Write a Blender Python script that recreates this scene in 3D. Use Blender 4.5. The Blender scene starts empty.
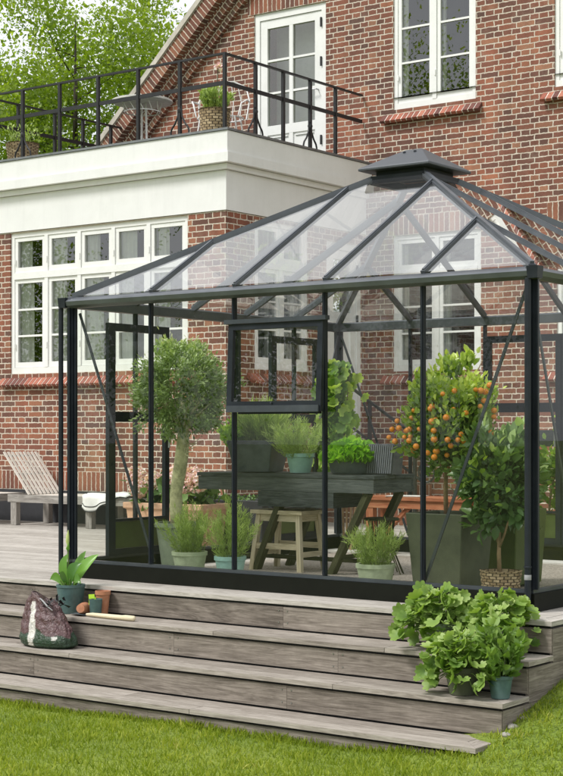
import bpy, math, random
import numpy as np
from mathutils import Vector, Matrix

random.seed(7)
RNG = np.random.default_rng(11)
R = math.radians
scene = bpy.context.scene
COL = scene.collection

# ------------------------------------------------------------------ materials
def new_mat(name):
    m = bpy.data.materials.new(name); m.use_nodes = True
    nt = m.node_tree; nt.nodes.clear()
    out = nt.nodes.new('ShaderNodeOutputMaterial')
    return m, nt, out

def nd(nt, typ, ins=None, **props):
    n = nt.nodes.new(typ)
    for k, v in props.items(): setattr(n, k, v)
    for k, v in (ins or {}).items():
        if isinstance(v, bpy.types.NodeSocket): nt.links.new(v, n.inputs[k])
        else: n.inputs[k].default_value = v
    return n

def c4(c): return (c[0], c[1], c[2], 1.0)

def ramp(nt, fac, stops):
    r = nt.nodes.new('ShaderNodeValToRGB'); nt.links.new(fac, r.inputs[0])
    el = r.color_ramp.elements
    while len(el) < len(stops): el.new(0.5)
    for e, (p, c) in zip(el, stops): e.position = p; e.color = c4(c)
    return r.outputs[0]

def mixc(nt, fac, a, b, mode='MIX'):
    m = nt.nodes.new('ShaderNodeMix'); m.data_type = 'RGBA'; m.blend_type = mode
    for i, v in ((0, fac), (6, a), (7, b)):
        if isinstance(v, bpy.types.NodeSocket): nt.links.new(v, m.inputs[i])
        elif i == 0: m.inputs[0].default_value = v
        else: m.inputs[i].default_value = c4(v)
    return m.outputs[2]

def math_n(nt, op, a, b=0.0):
    m = nt.nodes.new('ShaderNodeMath'); m.operation = op
    for i, v in enumerate((a, b)):
        if isinstance(v, bpy.types.NodeSocket): nt.links.new(v, m.inputs[i])
        else: m.inputs[i].default_value = v
    return m.outputs[0]

GAIN = {'olive_leaf': 3.5, 'rosemary_leaf': 2.7, 'yellowgreen_leaf': 1.7, 'lettuce_leaf': 1.35, 'vine_leaf': 2.2, 'citrus_leaf': 1.6, 'dark_citrus_leaf': 2.7, 'hydrangea_leaf': 2.0, 'lily_leaf': 1.7, 'gravel': 1.35, 'pale_paver': 1.3, 'moss_pot': 1.35, 'mossy_planter': 1.3,
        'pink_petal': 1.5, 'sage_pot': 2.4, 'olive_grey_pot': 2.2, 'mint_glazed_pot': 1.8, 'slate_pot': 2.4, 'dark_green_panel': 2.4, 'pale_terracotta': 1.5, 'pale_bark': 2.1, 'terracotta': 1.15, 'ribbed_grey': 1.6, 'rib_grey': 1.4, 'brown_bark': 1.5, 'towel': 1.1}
def plain(name, c, rough=.55, metal=0., vary=.25, nscale=9., bump=.15, bscale=60., dirt=None, dirt_amt=0., spec=.5, coat=0., streak=0.):
    c = tuple(min(.9, v*GAIN.get(name, 1.)) for v in c)
    m, nt, out = new_mat(name)
    tc = nd(nt, 'ShaderNodeTexCoord')
    n1 = nd(nt, 'ShaderNodeTexNoise', {'Vector': tc.outputs['Object'], 'Scale': nscale, 'Detail': 6., 'Roughness': .65})
    lo = tuple(v*(1-vary) for v in c); hi = tuple(min(1, v*(1+vary*.7)) for v in c)
    col = ramp(nt, n1.outputs[0], [(.3, lo), (.7, hi)])
    if dirt:
        n3 = nd(nt, 'ShaderNodeTexNoise', {'Vector': tc.outputs['Object'], 'Scale': nscale*.45, 'Detail': 8., 'Roughness': .75})
        f = ramp(nt, n3.outputs[0], [(.5, (0, 0, 0)), (.75, (dirt_amt,)*3)])
        col = mixc(nt, f, col, dirt)
    if streak:
        mp = nd(nt, 'ShaderNodeMapping', {'Vector': tc.outputs['Object'], 'Scale': (9., 9., .7)})
        n4 = nd(nt, 'ShaderNodeTexNoise', {'Vector': mp.outputs[0], 'Scale': 1., 'Detail': 7., 'Roughness': .7})
        col = mixc(nt, ramp(nt, n4.outputs[0], [(.5, (0, 0, 0)), (.8, (streak,)*3)]), col, tuple(v*.72 for v in c))
    n2 = nd(nt, 'ShaderNodeTexNoise', {'Vector': tc.outputs['Object'], 'Scale': bscale, 'Detail': 4.})
    bp = nd(nt, 'ShaderNodeBump', {'Height': n2.outputs[0], 'Strength': bump, 'Distance': .004})
    rr = math_n(nt, 'MULTIPLY_ADD', n1.outputs[0], .25); rr.node.inputs[2].default_value = rough-.12
    b = nd(nt, 'ShaderNodeBsdfPrincipled', {'Base Color': col, 'Roughness': rr, 'Metallic': metal, 'Normal': bp.outputs[0], 'Coat Weight': coat})
    b.inputs['Specular IOR Level'].default_value = spec
    nt.links.new(b.outputs[0], out.inputs[0])
    return m

def brick_mat(name, w=.236, h=.0667, mortar=.0145, squash=.5, tint=1.):
    m, nt, out = new_mat(name)
    uv = nd(nt, 'ShaderNodeTexCoord').outputs['UV']
    wob = nd(nt, 'ShaderNodeTexNoise', {'Vector': uv, 'Scale': 22., 'Detail': 3.})
    sub = nd(nt, 'ShaderNodeVectorMath', {0: wob.outputs['Color'], 1: (.5, .5, .5)}, operation='SUBTRACT')
    sc = nd(nt, 'ShaderNodeVectorMath', {0: sub.outputs[0], 'Scale': .020}, operation='SCALE')
    vec = nd(nt, 'ShaderNodeVectorMath', {0: uv, 1: sc.outputs[0]}, operation='ADD')
    br = nd(nt, 'ShaderNodeTexBrick', {'Vector': vec.outputs[0], 'Color1': (0, 0, 0, 1), 'Color2': (1, 1, 1, 1), 'Mortar': (.5, .5, .5, 1),
            'Scale': 1., 'Mortar Size': mortar*.5, 'Mortar Smooth': .25, 'Bias': 0., 'Brick Width': w, 'Row Height': h})
    br.offset = .5; br.offset_frequency = 2; br.squash = squash; br.squash_frequency = 2
    t = tint
    col = ramp(nt, br.outputs['Color'], [(0., (.105*t, .052*t, .043*t)), (.18, (.175*t, .070*t, .050*t)), (.45, (.235*t, .084*t, .054*t)),
                                   (.72, (.29*t, .102*t, .060*t)), (.9, (.34*t, .138*t, .078*t)), (1., (.38*t, .19*t, .115*t))])
    big = nd(nt, 'ShaderNodeTexNoise', {'Vector': uv, 'Scale': .9, 'Detail': 5.})
    col = mixc(nt, 1., col, ramp(nt, big.outputs[0], [(.3, (.66, .66, .69)), (.7, (1.25, 1.16, 1.1))]), 'MULTIPLY')
    gr = nd(nt, 'ShaderNodeTexNoise', {'Vector': uv, 'Scale': 90., 'Detail': 5., 'Roughness': .7})
    col = mixc(nt, 1., col, ramp(nt, gr.outputs[0], [(.3, (.62, .62, .62)), (.7, (1.3, 1.28, 1.25))]), 'MULTIPLY')
    # lime bloom over some areas
    bl = nd(nt, 'ShaderNodeTexNoise', {'Vector': uv, 'Scale': 2.6, 'Detail': 8., 'Roughness': .8})
    col = mixc(nt, ramp(nt, bl.outputs[0], [(.52, (0, 0, 0)), (.8, (.42, .42, .42))]), col, (.46, .36, .28))
    mp = nd(nt, 'ShaderNodeMapping', {'Vector': uv, 'Scale': (3.2, .35, 1.)})
    rs = nd(nt, 'ShaderNodeTexNoise', {'Vector': mp.outputs[0], 'Scale': 1., 'Detail': 7., 'Roughness': .7})
    col = mixc(nt, 1., col, ramp(nt, rs.outputs[0], [(.35, (.70, .69, .68)), (.6, (1.08, 1.06, 1.04))]), 'MULTIPLY')
    mo = nd(nt, 'ShaderNodeTexNoise', {'Vector': uv, 'Scale': 7., 'Detail': 8., 'Roughness': .75})
    mcol = ramp(nt, mo.outputs[0], [(.25, (.33, .28, .22)), (.5, (.57, .50, .41)), (.75, (.72, .66, .57))])
    col = mixc(nt, .16, col, (.19, .105, .066))
    col = mixc(nt, br.outputs['Fac'], col, mcol)
    hgt = math_n(nt, 'SUBTRACT', math_n(nt, 'MULTIPLY', gr.outputs[0], .35), br.outputs['Fac'])
    bp = nd(nt, 'ShaderNodeBump', {'Height': hgt, 'Strength': .7, 'Distance': .008})
    b = nd(nt, 'ShaderNodeBsdfPrincipled', {'Base Color': col, 'Roughness': .85, 'Normal': bp.outputs[0]})
    nt.links.new(b.outputs[0], out.inputs[0])
    return m

def one_brick_mat(name, tint=1.):
    # bricks modelled one by one: colour from the per-face random value
    m, nt, out = new_mat(name)
    at = nd(nt, 'ShaderNodeAttribute', attribute_name='rnd')
    t = tint
    col = ramp(nt, at.outputs['Fac'], [(0., (.10*t, .04*t, .033*t)), (.3, (.2*t, .066*t, .045*t)), (.7, (.30*t, .095*t, .06*t)), (1., (.37*t, .15*t, .1*t))])
    tc = nd(nt, 'ShaderNodeTexCoord')
    gr = nd(nt, 'ShaderNodeTexNoise', {'Vector': tc.outputs['Object'], 'Scale': 45., 'Detail': 6., 'Roughness': .7})
    col = mixc(nt, 1., col, ramp(nt, gr.outputs[0], [(.3, (.6, .6, .6)), (.7, (1.3, 1.25, 1.2))]), 'MULTIPLY')
    bp = nd(nt, 'ShaderNodeBump', {'Height': gr.outputs[0], 'Strength': .5, 'Distance': .006})
    b = nd(nt, 'ShaderNodeBsdfPrincipled', {'Base Color': col, 'Roughness': .8, 'Normal': bp.outputs[0]})
    nt.links.new(b.outputs[0], out.inputs[0])
    return m

def wood_mat(name, dark, mid, light, rough=.75, rings=1.):
    m, nt, out = new_mat(name)
    uv = nd(nt, 'ShaderNodeTexCoord').outputs['UV']
    at = nd(nt, 'ShaderNodeAttribute', attribute_name='rnd')
    mp = nd(nt, 'ShaderNodeMapping', {'Vector': uv, 'Scale': (1.4, 26., 1.)})
    g1 = nd(nt, 'ShaderNodeTexNoise', {'Vector': mp.outputs[0], 'Scale': 2.2, 'Detail': 7., 'Roughness': .7, 'Distortion': .6})
    mp2 = nd(nt, 'ShaderNodeMapping', {'Vector': uv, 'Scale': (.55, 8., 1.)})
    g2 = nd(nt, 'ShaderNodeTexNoise', {'Vector': mp2.outputs[0], 'Scale': 1.5, 'Detail': 3., 'Distortion': 1.6})
    rg = math_n(nt, 'FRACT', math_n(nt, 'MULTIPLY', g2.outputs[0], 9.))
    rgs = math_n(nt, 'ABSOLUTE', math_n(nt, 'SUBTRACT', rg, .5))
    st = nd(nt, 'ShaderNodeTexNoise', {'Vector': uv, 'Scale': 3., 'Detail': 6., 'Roughness': .7})
    fac = math_n(nt, 'ADD', g1.outputs[0], math_n(nt, 'MULTIPLY', math_n(nt, 'SUBTRACT', rgs, .25), .42*rings))
    fac = math_n(nt, 'ADD', fac, math_n(nt, 'MULTIPLY', math_n(nt, 'SUBTRACT', st.outputs[0], .5), .5))
    fac = math_n(nt, 'ADD', fac, math_n(nt, 'MULTIPLY', math_n(nt, 'SUBTRACT', at.outputs['Fac'], .5), .22))
    col = ramp(nt, fac, [(.26, dark), (.5, mid), (.76, light)])
    bp = nd(nt, 'ShaderNodeBump', {'Height': fac, 'Strength': .35, 'Distance': .004})
    b = nd(nt, 'ShaderNodeBsdfPrincipled', {'Base Color': col, 'Roughness': rough, 'Normal': bp.outputs[0]})
    b.inputs['Specular IOR Level'].default_value = .3
    nt.links.new(b.outputs[0], out.inputs[0])
    return m

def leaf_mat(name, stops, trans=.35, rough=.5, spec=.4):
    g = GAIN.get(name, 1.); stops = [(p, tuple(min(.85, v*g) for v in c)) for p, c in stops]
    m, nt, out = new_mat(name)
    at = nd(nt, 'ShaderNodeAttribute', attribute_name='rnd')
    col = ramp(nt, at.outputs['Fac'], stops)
    b = nd(nt, 'ShaderNodeBsdfPrincipled', {'Base Color': col, 'Roughness': rough})
    b.inputs['Specular IOR Level'].default_value = spec
    tcol = mixc(nt, 1., col, (1.35, 1.45, .55), 'MULTIPLY')
    t = nd(nt, 'ShaderNodeBsdfTranslucent', {'Color': tcol})
    mx = nd(nt, 'ShaderNodeMixShader', {0: trans, 1: b.outputs[0], 2: t.outputs[0]})
    nt.links.new(mx.outputs[0], out.inputs[0])
    return m

def glass_mat(name, gain=1.7, base=.02, tint=(.95, .97, .95), haze=0., hazec=(.8, .8, .8)):
    m, nt, out = new_mat(name)
    fr = nd(nt, 'ShaderNodeFresnel', {'IOR': 1.5})
    f = math_n(nt, 'MINIMUM', math_n(nt, 'MULTIPLY_ADD', fr.outputs[0], gain), .95)
    f.node.inputs[0].links[0].from_node.inputs[2].default_value = base
    tr = nd(nt, 'ShaderNodeBsdfTransparent', {'Color': c4(tint)})
    base_sh = tr.outputs[0]
    if haze:
        df = nd(nt, 'ShaderNodeBsdfDiffuse', {'Color': c4(hazec)})
        tl = nd(nt, 'ShaderNodeBsdfTranslucent', {'Color': c4(hazec)})
        m2 = nd(nt, 'ShaderNodeMixShader', {0: .5, 1: df.outputs[0], 2: tl.outputs[0]})
        tc = nd(nt, 'ShaderNodeTexCoord')
        nz = nd(nt, 'ShaderNodeTexNoise', {'Vector': tc.outputs['Object'], 'Scale': 2.5, 'Detail': 6.})
        hz = math_n(nt, 'MULTIPLY', nz.outputs[0], haze*2)
        base_sh = nd(nt, 'ShaderNodeMixShader', {0: hz, 1: base_sh, 2: m2.outputs[0]}).outputs[0]
    gl = nd(nt, 'ShaderNodeBsdfGlossy', {'Color': (1, 1, 1, 1), 'Roughness': .0})
    mx = nd(nt, 'ShaderNodeMixShader', {0: f, 1: base_sh, 2: gl.outputs[0]})
    nt.links.new(mx.outputs[0], out.inputs[0])
    return m

def attr_color_mat(name, rough=.35, bump=.4, bscale=25.):
    m, nt, out = new_mat(name)
    at = nd(nt, 'ShaderNodeAttribute', attribute_name='col')
    tc = nd(nt, 'ShaderNodeTexCoord')
    n = nd(nt, 'ShaderNodeTexNoise', {'Vector': tc.outputs['Object'], 'Scale': bscale, 'Detail': 5., 'Distortion': 1.2})
    col = mixc(nt, 1., at.outputs['Color'], ramp(nt, n.outputs[0], [(.3, (.65, .65, .65)), (.7, (1.25, 1.22, 1.22))]), 'MULTIPLY')
    bp = nd(nt, 'ShaderNodeBump', {'Height': n.outputs[0], 'Strength': bump, 'Distance': .02})
    b = nd(nt, 'ShaderNodeBsdfPrincipled', {'Base Color': col, 'Roughness': rough, 'Normal': bp.outputs[0]})
    nt.links.new(b.outputs[0], out.inputs[0])
    return m

M = {}
M['brick'] = brick_mat('red_brick')
M['soldier'] = brick_mat('soldier_brick', w=.072, h=.236, squash=1.)
M['corbel'] = brick_mat('corbel_brick', w=.0667, h=.24, squash=1., tint=.85)
M['one_brick'] = one_brick_mat('sill_brick', 1.15)
M['mortar'] = plain('mortar', (.70, .64, .56), .9, vary=.4, nscale=12)
M['render'] = plain('white_render', (.77, .77, .76), .7, streak=.28, vary=.05, nscale=1.4, bump=.08, dirt=(.55, .56, .52), dirt_amt=.35)
M['white_paint'] = plain('white_paint', (.80, .80, .78), .4, vary=.05, nscale=4., bump=.05, dirt=(.55, .54, .48), dirt_amt=.3)
M['coping'] = plain('coping_render', (.52, .48, .42), .85, vary=.25, nscale=6., dirt=(.25, .24, .2), dirt_amt=.6)
M['zinc'] = plain('zinc_edge', (.22, .23, .24), .45, .6, vary=.2)
M['black_paint'] = plain('black_paint', (.012, .012, .014), .45, vary=.3, nscale=14)
M['plinth'] = plain('plinth_paint', (.035, .036, .04), .7, vary=.35, nscale=6)
M['alu'] = plain('black_aluminium', (.017, .021, .028), .4, .1, vary=.3, nscale=7., bump=.05, spec=.28, dirt=(.05, .052, .05), dirt_amt=.25)
M['alu_grey'] = plain('grey_aluminium', (.058, .066, .078), .36, .25, vary=.2, nscale=6., bump=.05, spec=.4, dirt=(.1, .1, .095), dirt_amt=.25)
M['bar'] = plain('bar_aluminium', (.105, .115, .13), .38, .3, vary=.2, nscale=6., bump=.05, spec=.4, dirt=(.16, .16, .15), dirt_amt=.3)
M['base'] = plain('base_black', (.008, .009, .006), .6, vary=.2, spec=.12)
M['glass'] = glass_mat('greenhouse_glass', .46, .003, (.965, .982, .96), haze=.007, hazec=(.75, .8, .74))
M['roof_glass'] = glass_mat('roof_glass', 1.45, .03, (.97, .98, .975), haze=.07, hazec=(.68, .71, .74))
M['window_glass'] = glass_mat('window_glass', 2.1, .05, (.92, .95, .93))
M['dark_green'] = plain('dark_green_panel', (.030, .042, .012), .3, vary=.3, nscale=3., bump=.02)
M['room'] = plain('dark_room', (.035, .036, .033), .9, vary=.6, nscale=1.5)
M['curtain'] = plain('white_curtain', (.86, .86, .82), .9, vary=.1)
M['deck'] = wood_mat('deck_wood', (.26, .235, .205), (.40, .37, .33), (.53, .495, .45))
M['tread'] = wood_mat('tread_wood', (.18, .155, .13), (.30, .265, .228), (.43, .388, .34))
M['riser'] = wood_mat('shaded_riser_wood', (.10, .083, .068), (.20, .171, .143), (.33, .288, .247), rings=.7)  # same wood as the treads, darkened to carry the shade on upright boards
M['grey_wood'] = wood_mat('silver_teak', (.15, .135, .12), (.28, .26, .235), (.42, .395, .36))
M['slat_wood'] = wood_mat('pale_teak', (.50, .46, .40), (.66, .61, .54), (.76, .72, .65))
M['stool_wood'] = wood_mat('pale_stool_wood', (.44, .37, .23), (.66, .57, .39), (.76, .68, .5))
M['bench_wood'] = wood_mat('dark_bench_wood', (.03, .036, .035), (.066, .076, .073), (.115, .127, .12))
M['leg_wood'] = wood_mat('dark_leg_wood', (.022, .024, .01), (.05, .052, .022), (.09, .09, .045))
M['red_wood'] = wood_mat('red_brown_wood', (.22, .065, .028), (.42, .145, .07), (.54, .24, .12))
M['gravel'] = plain('gravel', (.27, .235, .20), .95, vary=.7, nscale=70, bump=1., bscale=70)
M['paver'] = plain('pale_paver', (.50, .48, .44), .85, vary=.15, nscale=9)
M['soil'] = plain('soil', (.045, .03, .02), .95, vary=.6, nscale=50, bump=1.)
M['terracotta'] = plain('terracotta', (.40, .17, .09), .8, vary=.25, nscale=14, dirt=(.5, .4, .3), dirt_amt=.5)
M['pale_terracotta'] = plain('pale_terracotta', (.42, .25, .16), .85, vary=.25, nscale=10, dirt=(.5, .44, .36), dirt_amt=.6)
M['sage_pot'] = plain('sage_pot', (.20, .23, .15), .8, vary=.25, nscale=14, dirt=(.36, .38, .28), dirt_amt=.6)
M['olive_pot'] = plain('olive_grey_pot', (.10, .12, .085), .7, vary=.3, nscale=9, dirt=(.2, .23, .16), dirt_amt=.4)
M['teal_pot'] = plain('teal_pot', (.075, .14, .135), .5, vary=.25, nscale=14, dirt=(.16, .23, .21), dirt_amt=.4)
M['mint_pot'] = plain('mint_glazed_pot', (.16, .27, .24), .45, vary=.2, nscale=10, dirt=(.3, .4, .36), dirt_amt=.4)
M['slate_pot'] = plain('slate_pot', (.035, .042, .046), .6, vary=.35, nscale=10, dirt=(.08, .09, .09), dirt_amt=.4)
M['moss_pot'] = plain('mossy_planter', (.060, .068, .040), .7, vary=.35, nscale=5, dirt=(.10, .105, .06), dirt_amt=.5)
def wicker_mat():
    m, nt, out = new_mat('wicker')
    uv = nd(nt, 'ShaderNodeTexCoord').outputs['UV']
    mp = nd(nt, 'ShaderNodeMapping', {'Vector': uv, 'Rotation': (0, 0, R(90))})
    br = nd(nt, 'ShaderNodeTexBrick', {'Vector': mp.outputs[0], 'Color1': (0, 0, 0, 1), 'Color2': (1, 1, 1, 1), 'Scale': 1., 'Mortar Size': .012, 'Mortar Smooth': .8, 'Brick Width': .1, 'Row Height': .1})
    n = nd(nt, 'ShaderNodeTexNoise', {'Vector': uv, 'Scale': 14., 'Detail': 6.})
    col = ramp(nt, br.outputs['Color'], [(0., (.30, .21, .11)), (1., (.58, .45, .28))])
    col = mixc(nt, 1., col, ramp(nt, n.outputs[0], [(.3, (.6, .58, .55)), (.7, (1.2, 1.2, 1.15))]), 'MULTIPLY')
    col = mixc(nt, br.outputs['Fac'], col, (.06, .04, .02))
    bp = nd(nt, 'ShaderNodeBump', {'Height': br.outputs['Fac'], 'Strength': .8, 'Distance': .01}, invert=True)
    b = nd(nt, 'ShaderNodeBsdfPrincipled', {'Base Color': col, 'Roughness': .75, 'Normal': bp.outputs[0]})
    nt.links.new(b.outputs[0], out.inputs[0]); return m
M['wicker'] = wicker_mat()
M['bark'] = plain('pale_bark', (.27, .26, .15), .9, vary=.45, nscale=16, bump=.9, bscale=28, dirt=(.05, .055, .03), dirt_amt=.95)
M['brown_bark'] = plain('brown_bark', (.20, .135, .075), .9, vary=.4, nscale=16, bump=.8, bscale=30)
M['dark_bark'] = plain('dark_bark', (.055, .045, .035), .95, vary=.4, nscale=8, bump=.8, bscale=12)
M['towel'] = plain('towel', (.74, .73, .70), .95, vary=.1, bump=.6, bscale=200)
M['dark_cloth'] = plain('dark_stripe', (.03, .03, .032), .95)
M['orange'] = plain('orange_peel', (.78, .27, .018), .4, vary=.25, nscale=14, bump=.2, bscale=200)
M['lime'] = plain('lime_plastic', (.42, .66, .05), .4, vary=.1)
M['steel'] = plain('steel', (.4, .4, .4), .35, .9)
M['sticker'] = plain('sticker', (.30, .30, .31), .5, vary=.05)
M['bag'] = attr_color_mat('bag_plastic', .38, .6, 40.)
M['lawn'] = None
M['wire_white'] = plain('white_wire', (.74, .73, .72), .5)
M['plastic_grey'] = plain('ribbed_grey', (.055, .058, .066), .55)
M['stone'] = plain('field_stone', (.34, .32, .29), .9, vary=.3, nscale=20, bump=.8)

G = lambda *s: list(s)
M['olive_leaf'] = leaf_mat('olive_leaf', [(0., (.026, .042, .014)), (.5, (.078, .108, .040)), (.85, (.155, .19, .088)), (1., (.26, .29, .165))], .2)
M['rosemary'] = leaf_mat('rosemary_leaf', [(0., (.045, .065, .018)), (.5, (.125, .165, .05)), (1., (.25, .29, .11))], .3)
M['yellowgreen'] = leaf_mat('yellowgreen_leaf', [(0., (.06, .12, .01)), (.5, (.19, .3, .03)), (1., (.36, .46, .07))], .35)
M['geranium'] = leaf_mat('geranium_leaf', [(0., (.045, .10, .012)), (.35, (.16, .27, .05)), (.7, (.30, .42, .11)), (1., (.50, .58, .26))], .3)
M['mint'] = leaf_mat('mint_leaf', [(0., (.045, .10, .015)), (.5, (.15, .26, .05)), (1., (.33, .45, .12))], .35)
M['lily'] = leaf_mat('lily_leaf', [(0., (.03, .085, .015)), (1., (.12, .24, .04))], .25, .3, .6)
M['lettuce'] = leaf_mat('lettuce_leaf', [(0., (.06, .16, .008)), (.5, (.15, .32, .02)), (1., (.30, .48, .06))], .4)
M['vine'] = leaf_mat('vine_leaf', [(0., (.03, .065, .01)), (.5, (.10, .17, .03)), (1., (.3, .38, .09))], .35)
M['citrus'] = leaf_mat('citrus_leaf', [(0., (.03, .065, .009)), (.45, (.10, .17, .025)), (.8, (.24, .32, .05)), (1., (.42, .48, .11))], .3, .35, .6)
M['ficus'] = leaf_mat('dark_citrus_leaf', [(0., (.010, .026, .008)), (.5, (.032, .062, .018)), (.9, (.08, .125, .04)), (1., (.25, .32, .12))], .22, .35, .6)
M['hydr_leaf'] = leaf_mat('hydrangea_leaf', [(0., (.025, .06, .012)), (1., (.10, .16, .05))], .25)
M['pink'] = leaf_mat('pink_petal', [(0., (.42, .24, .27)), (.5, (.60, .40, .43)), (1., (.70, .56, .57))], .3)
M['tree_leaf'] = leaf_mat('tree_leaf', [(0., (.06, .11, .010)), (.4, (.16, .24, .022)), (.8, (.28, .37, .045)), (1., (.42, .50, .09))], .5)
M['dark_tree'] = leaf_mat('dark_tree_leaf', [(0., (.02, .045, .008)), (.5, (.055, .10, .018)), (1., (.13, .2, .04))], .35)
M['grass'] = leaf_mat('grass_blade', [(0., (.09, .145, .014)), (.45, (.23, .30, .028)), (.8, (.37, .41, .06)), (1., (.55, .50, .17))], .35, .6, .2)

# ------------------------------------------------------------------ mesh helpers
ORG = {}          # world location of every object built here

class MB:
    """collects faces in world coordinates and links them as ONE mesh object"""
    def __init__(self, grain=False):
        self.v = []; self.f = []; self.uv = []; self.r = []; self.grain = grain; self.cols = None
    def poly(self, pts, rnd=None, uv=None):
        b = len(self.v); pts = [Vector(p) for p in pts]
        self.v += pts; self.f.append(list(range(b, b+len(pts))))
        self.r.append(random.random() if rnd is None else rnd)
        if uv is None:
            n = Vector((0, 0, 0))
            for i in range(len(pts)):
                a, c = pts[i], pts[(i+1) % len(pts)]
                n += Vector(((a.y-c.y)*(a.z+c.z), (a.z-c.z)*(a.x+c.x), (a.x-c.x)*(a.y+c.y)))
            ax = max(range(3), key=lambda i: abs(n[i]))
            uv = [((p.y, p.z), (p.x, p.z), (p.x, p.y))[ax] for p in pts]
        self.uv.append([tuple(u) for u in uv])
    def box(self, c, s, ax=None, rnd=None, taper=1.):
        """c centre, s full sizes, ax = three unit axes; taper scales the lower end"""
        c = Vector(c)
        A = [Vector(a) for a in (ax or ((1, 0, 0), (0, 1, 0), (0, 0, 1)))]
        h = [q/2 for q in s]; rnd = random.random() if rnd is None else rnd
        P = {}
        for i in (-1, 1):
            for j in (-1, 1):
                for k in (-1, 1):
                    t = taper if k < 0 else 1.
                    P[i, j, k] = c + A[0]*(i*h[0]*t) + A[1]*(j*h[1]*t) + A[2]*(k*h[2])
        L = max(range(3), key=lambda i: s[i]); ou, ov = random.random()*40, random.random()*40
        for a in range(3):
            b, d = (a+1) % 3, (a+2) % 3
            for sg in (-1, 1):
                q = []
                for (m, n) in ((-1, -1), (1, -1), (1, 1), (-1, 1)):
                    k = [0, 0, 0]; k[a] = sg; k[b] = m; k[d] = n; q.append(k)
                if sg < 0: q.reverse()
                uv = None
                if self.grain:
                    o = b if d == L else d
                    ll = L if L != a else b
                    o = d if ll == b else b
                    uv = [(k[ll]*h[ll]+ou, k[o]*h[o]+ov+a*.37) for k in q]
                self.poly([P[tuple(k)] for k in q], rnd, uv)
    def bx(self, x0, x1, y0, y1, z0, z1, rnd=None):
        self.box(((x0+x1)/2, (y0+y1)/2, (z0+z1)/2), (abs(x1-x0), abs(y1-y0), abs(z1-z0)), rnd=rnd)
    def bar(self, p, q, w, h, up=(0, 0, 1)):
        p, q = Vector(p), Vector(q); d = (q-p); L = d.length; d.normalize()
        u = Vector(up); s = d.cross(u)
        if s.length < 1e-4: s = d.cross(Vector((1, 0, 0)))
        s.normalize(); u = s.cross(d)
        self.box((p+q)/2, (L, w, h), (d, s, u))
    def tube(self, pts, rad, n=8, cap=True, rnd=None):
        pts = [Vector(p) for p in pts]
        if not hasattr(rad, '__len__'): rad = [rad]*len(pts)
        rings = []; prev = None; rnd = random.random() if rnd is None else rnd
        for i, p in enumerate(pts):
            t = (pts[min(i+1, len(pts)-1)] - pts[max(i-1, 0)]).normalized()
            if prev is None:
                a = Vector((0, 0, 1)) if abs(t.z) < .9 else Vector((1, 0, 0)); u = t.cross(a).normalized()
            else:
                u = (prev - t*prev.dot(t)).normalized()
            prev = u; w = t.cross(u)
            rings.append([p + (u*math.cos(2*math.pi*k/n) + w*math.sin(2*math.pi*k/n))*rad[i] for k in range(n)])
        self.loft(rings, cap, rnd)
    def loft(self, rings, cap=True, rnd=0.5, closed=True):
        b = len(self.v); n = len(rings[0])
        for r_ in rings: self.v += [Vector(p) for p in r_]
        for i in range(len(rings)-1):
            for k in range(n if closed else n-1):
                k2 = (k+1) % n
                self.f.append([b+i*n+k, b+i*n+k2, b+(i+1)*n+k2, b+(i+1)*n+k]); self.r.append(rnd)
                self.uv.append([(i*.1, k*.05), (i*.1, k*.05+.05), (i*.1+.1, k*.05+.05), (i*.1+.1, k*.05)])
        if cap:
            for ring, rev in ((0, True), (len(rings)-1, False)):
                f = [b+ring*n+k for k in range(n)]
                if rev: f.reverse()
                self.f.append(f); self.r.append(rnd); self.uv.append([(self.v[i].x, self.v[i].y) for i in f])
    def lathe(self, c, prof, n=28, cap=False, wob=0.):
        c = Vector(c); rings = []
        for (r, z) in prof:
            rings.append([c + Vector((r*(1+wob*math.sin(k*1.7+z*9))*math.cos(2*math.pi*k/n), r*math.sin(2*math.pi*k/n), z)) for k in range(n)])
        self.loft(rings, cap)
    def prism(self, pts2, z0, z1):
        """extrude an xy polygon (counter-clockwise)"""
        rnd = random.random(); o = random.random()*30; n = len(pts2)
        L = max(abs(p[0]-q[0]) for p in pts2 for q in pts2) >= max(abs(p[1]-q[1]) for p in pts2 for q in pts2)
        uvf = (lambda p: (p[0]+o, p[1]+o)) if L else (lambda p: (p[1]+o, p[0]+o))
        self.poly([(x, y, z1) for x, y in pts2], rnd, [uvf(p) for p in pts2] if self.grain else None)
        self.poly([(x, y, z0) for x, y in reversed(pts2)], rnd, [uvf(p) for p in reversed(pts2)] if self.grain else None)
        for i in range(n):
            a, b = pts2[i], pts2[(i+1) % n]
            ln = math.dist(a, b)
            self.poly([(a[0], a[1], z0), (b[0], b[1], z0), (b[0], b[1], z1), (a[0], a[1], z1)], rnd, [(o, 0), (o+ln, 0), (o+ln, z1-z0), (o, z1-z0)])
    def build(self, name, mat, parent=None, smooth=None, bevel=0., solid=0.):
        V = np.array([tuple(p) for p in self.v], dtype=np.float64)
        lo, hi = V.min(0), V.max(0)
        o = np.array(((lo[0]+hi[0])/2, (lo[1]+hi[1])/2, lo[2]))
        me = bpy.data.meshes.new(name)
        me.from_pydata((V-o).tolist(), [], self.f)
        ul = me.uv_layers.new(name='UVMap')
        ul.data.foreach_set('uv', np.array([c for f in self.uv for c in f], dtype=np.float32).ravel())
        at = me.attributes.new('rnd', 'FLOAT', 'FACE'); at.data.foreach_set('value', np.array(self.r, dtype=np.float32))
        if self.cols is not None:
            ca = me.attributes.new('col', 'FLOAT_COLOR', 'POINT'); ca.data.foreach_set('color', np.array(self.cols, dtype=np.float32).ravel())
        return finish(me, name, mat, parent, o, smooth, bevel, solid)

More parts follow.
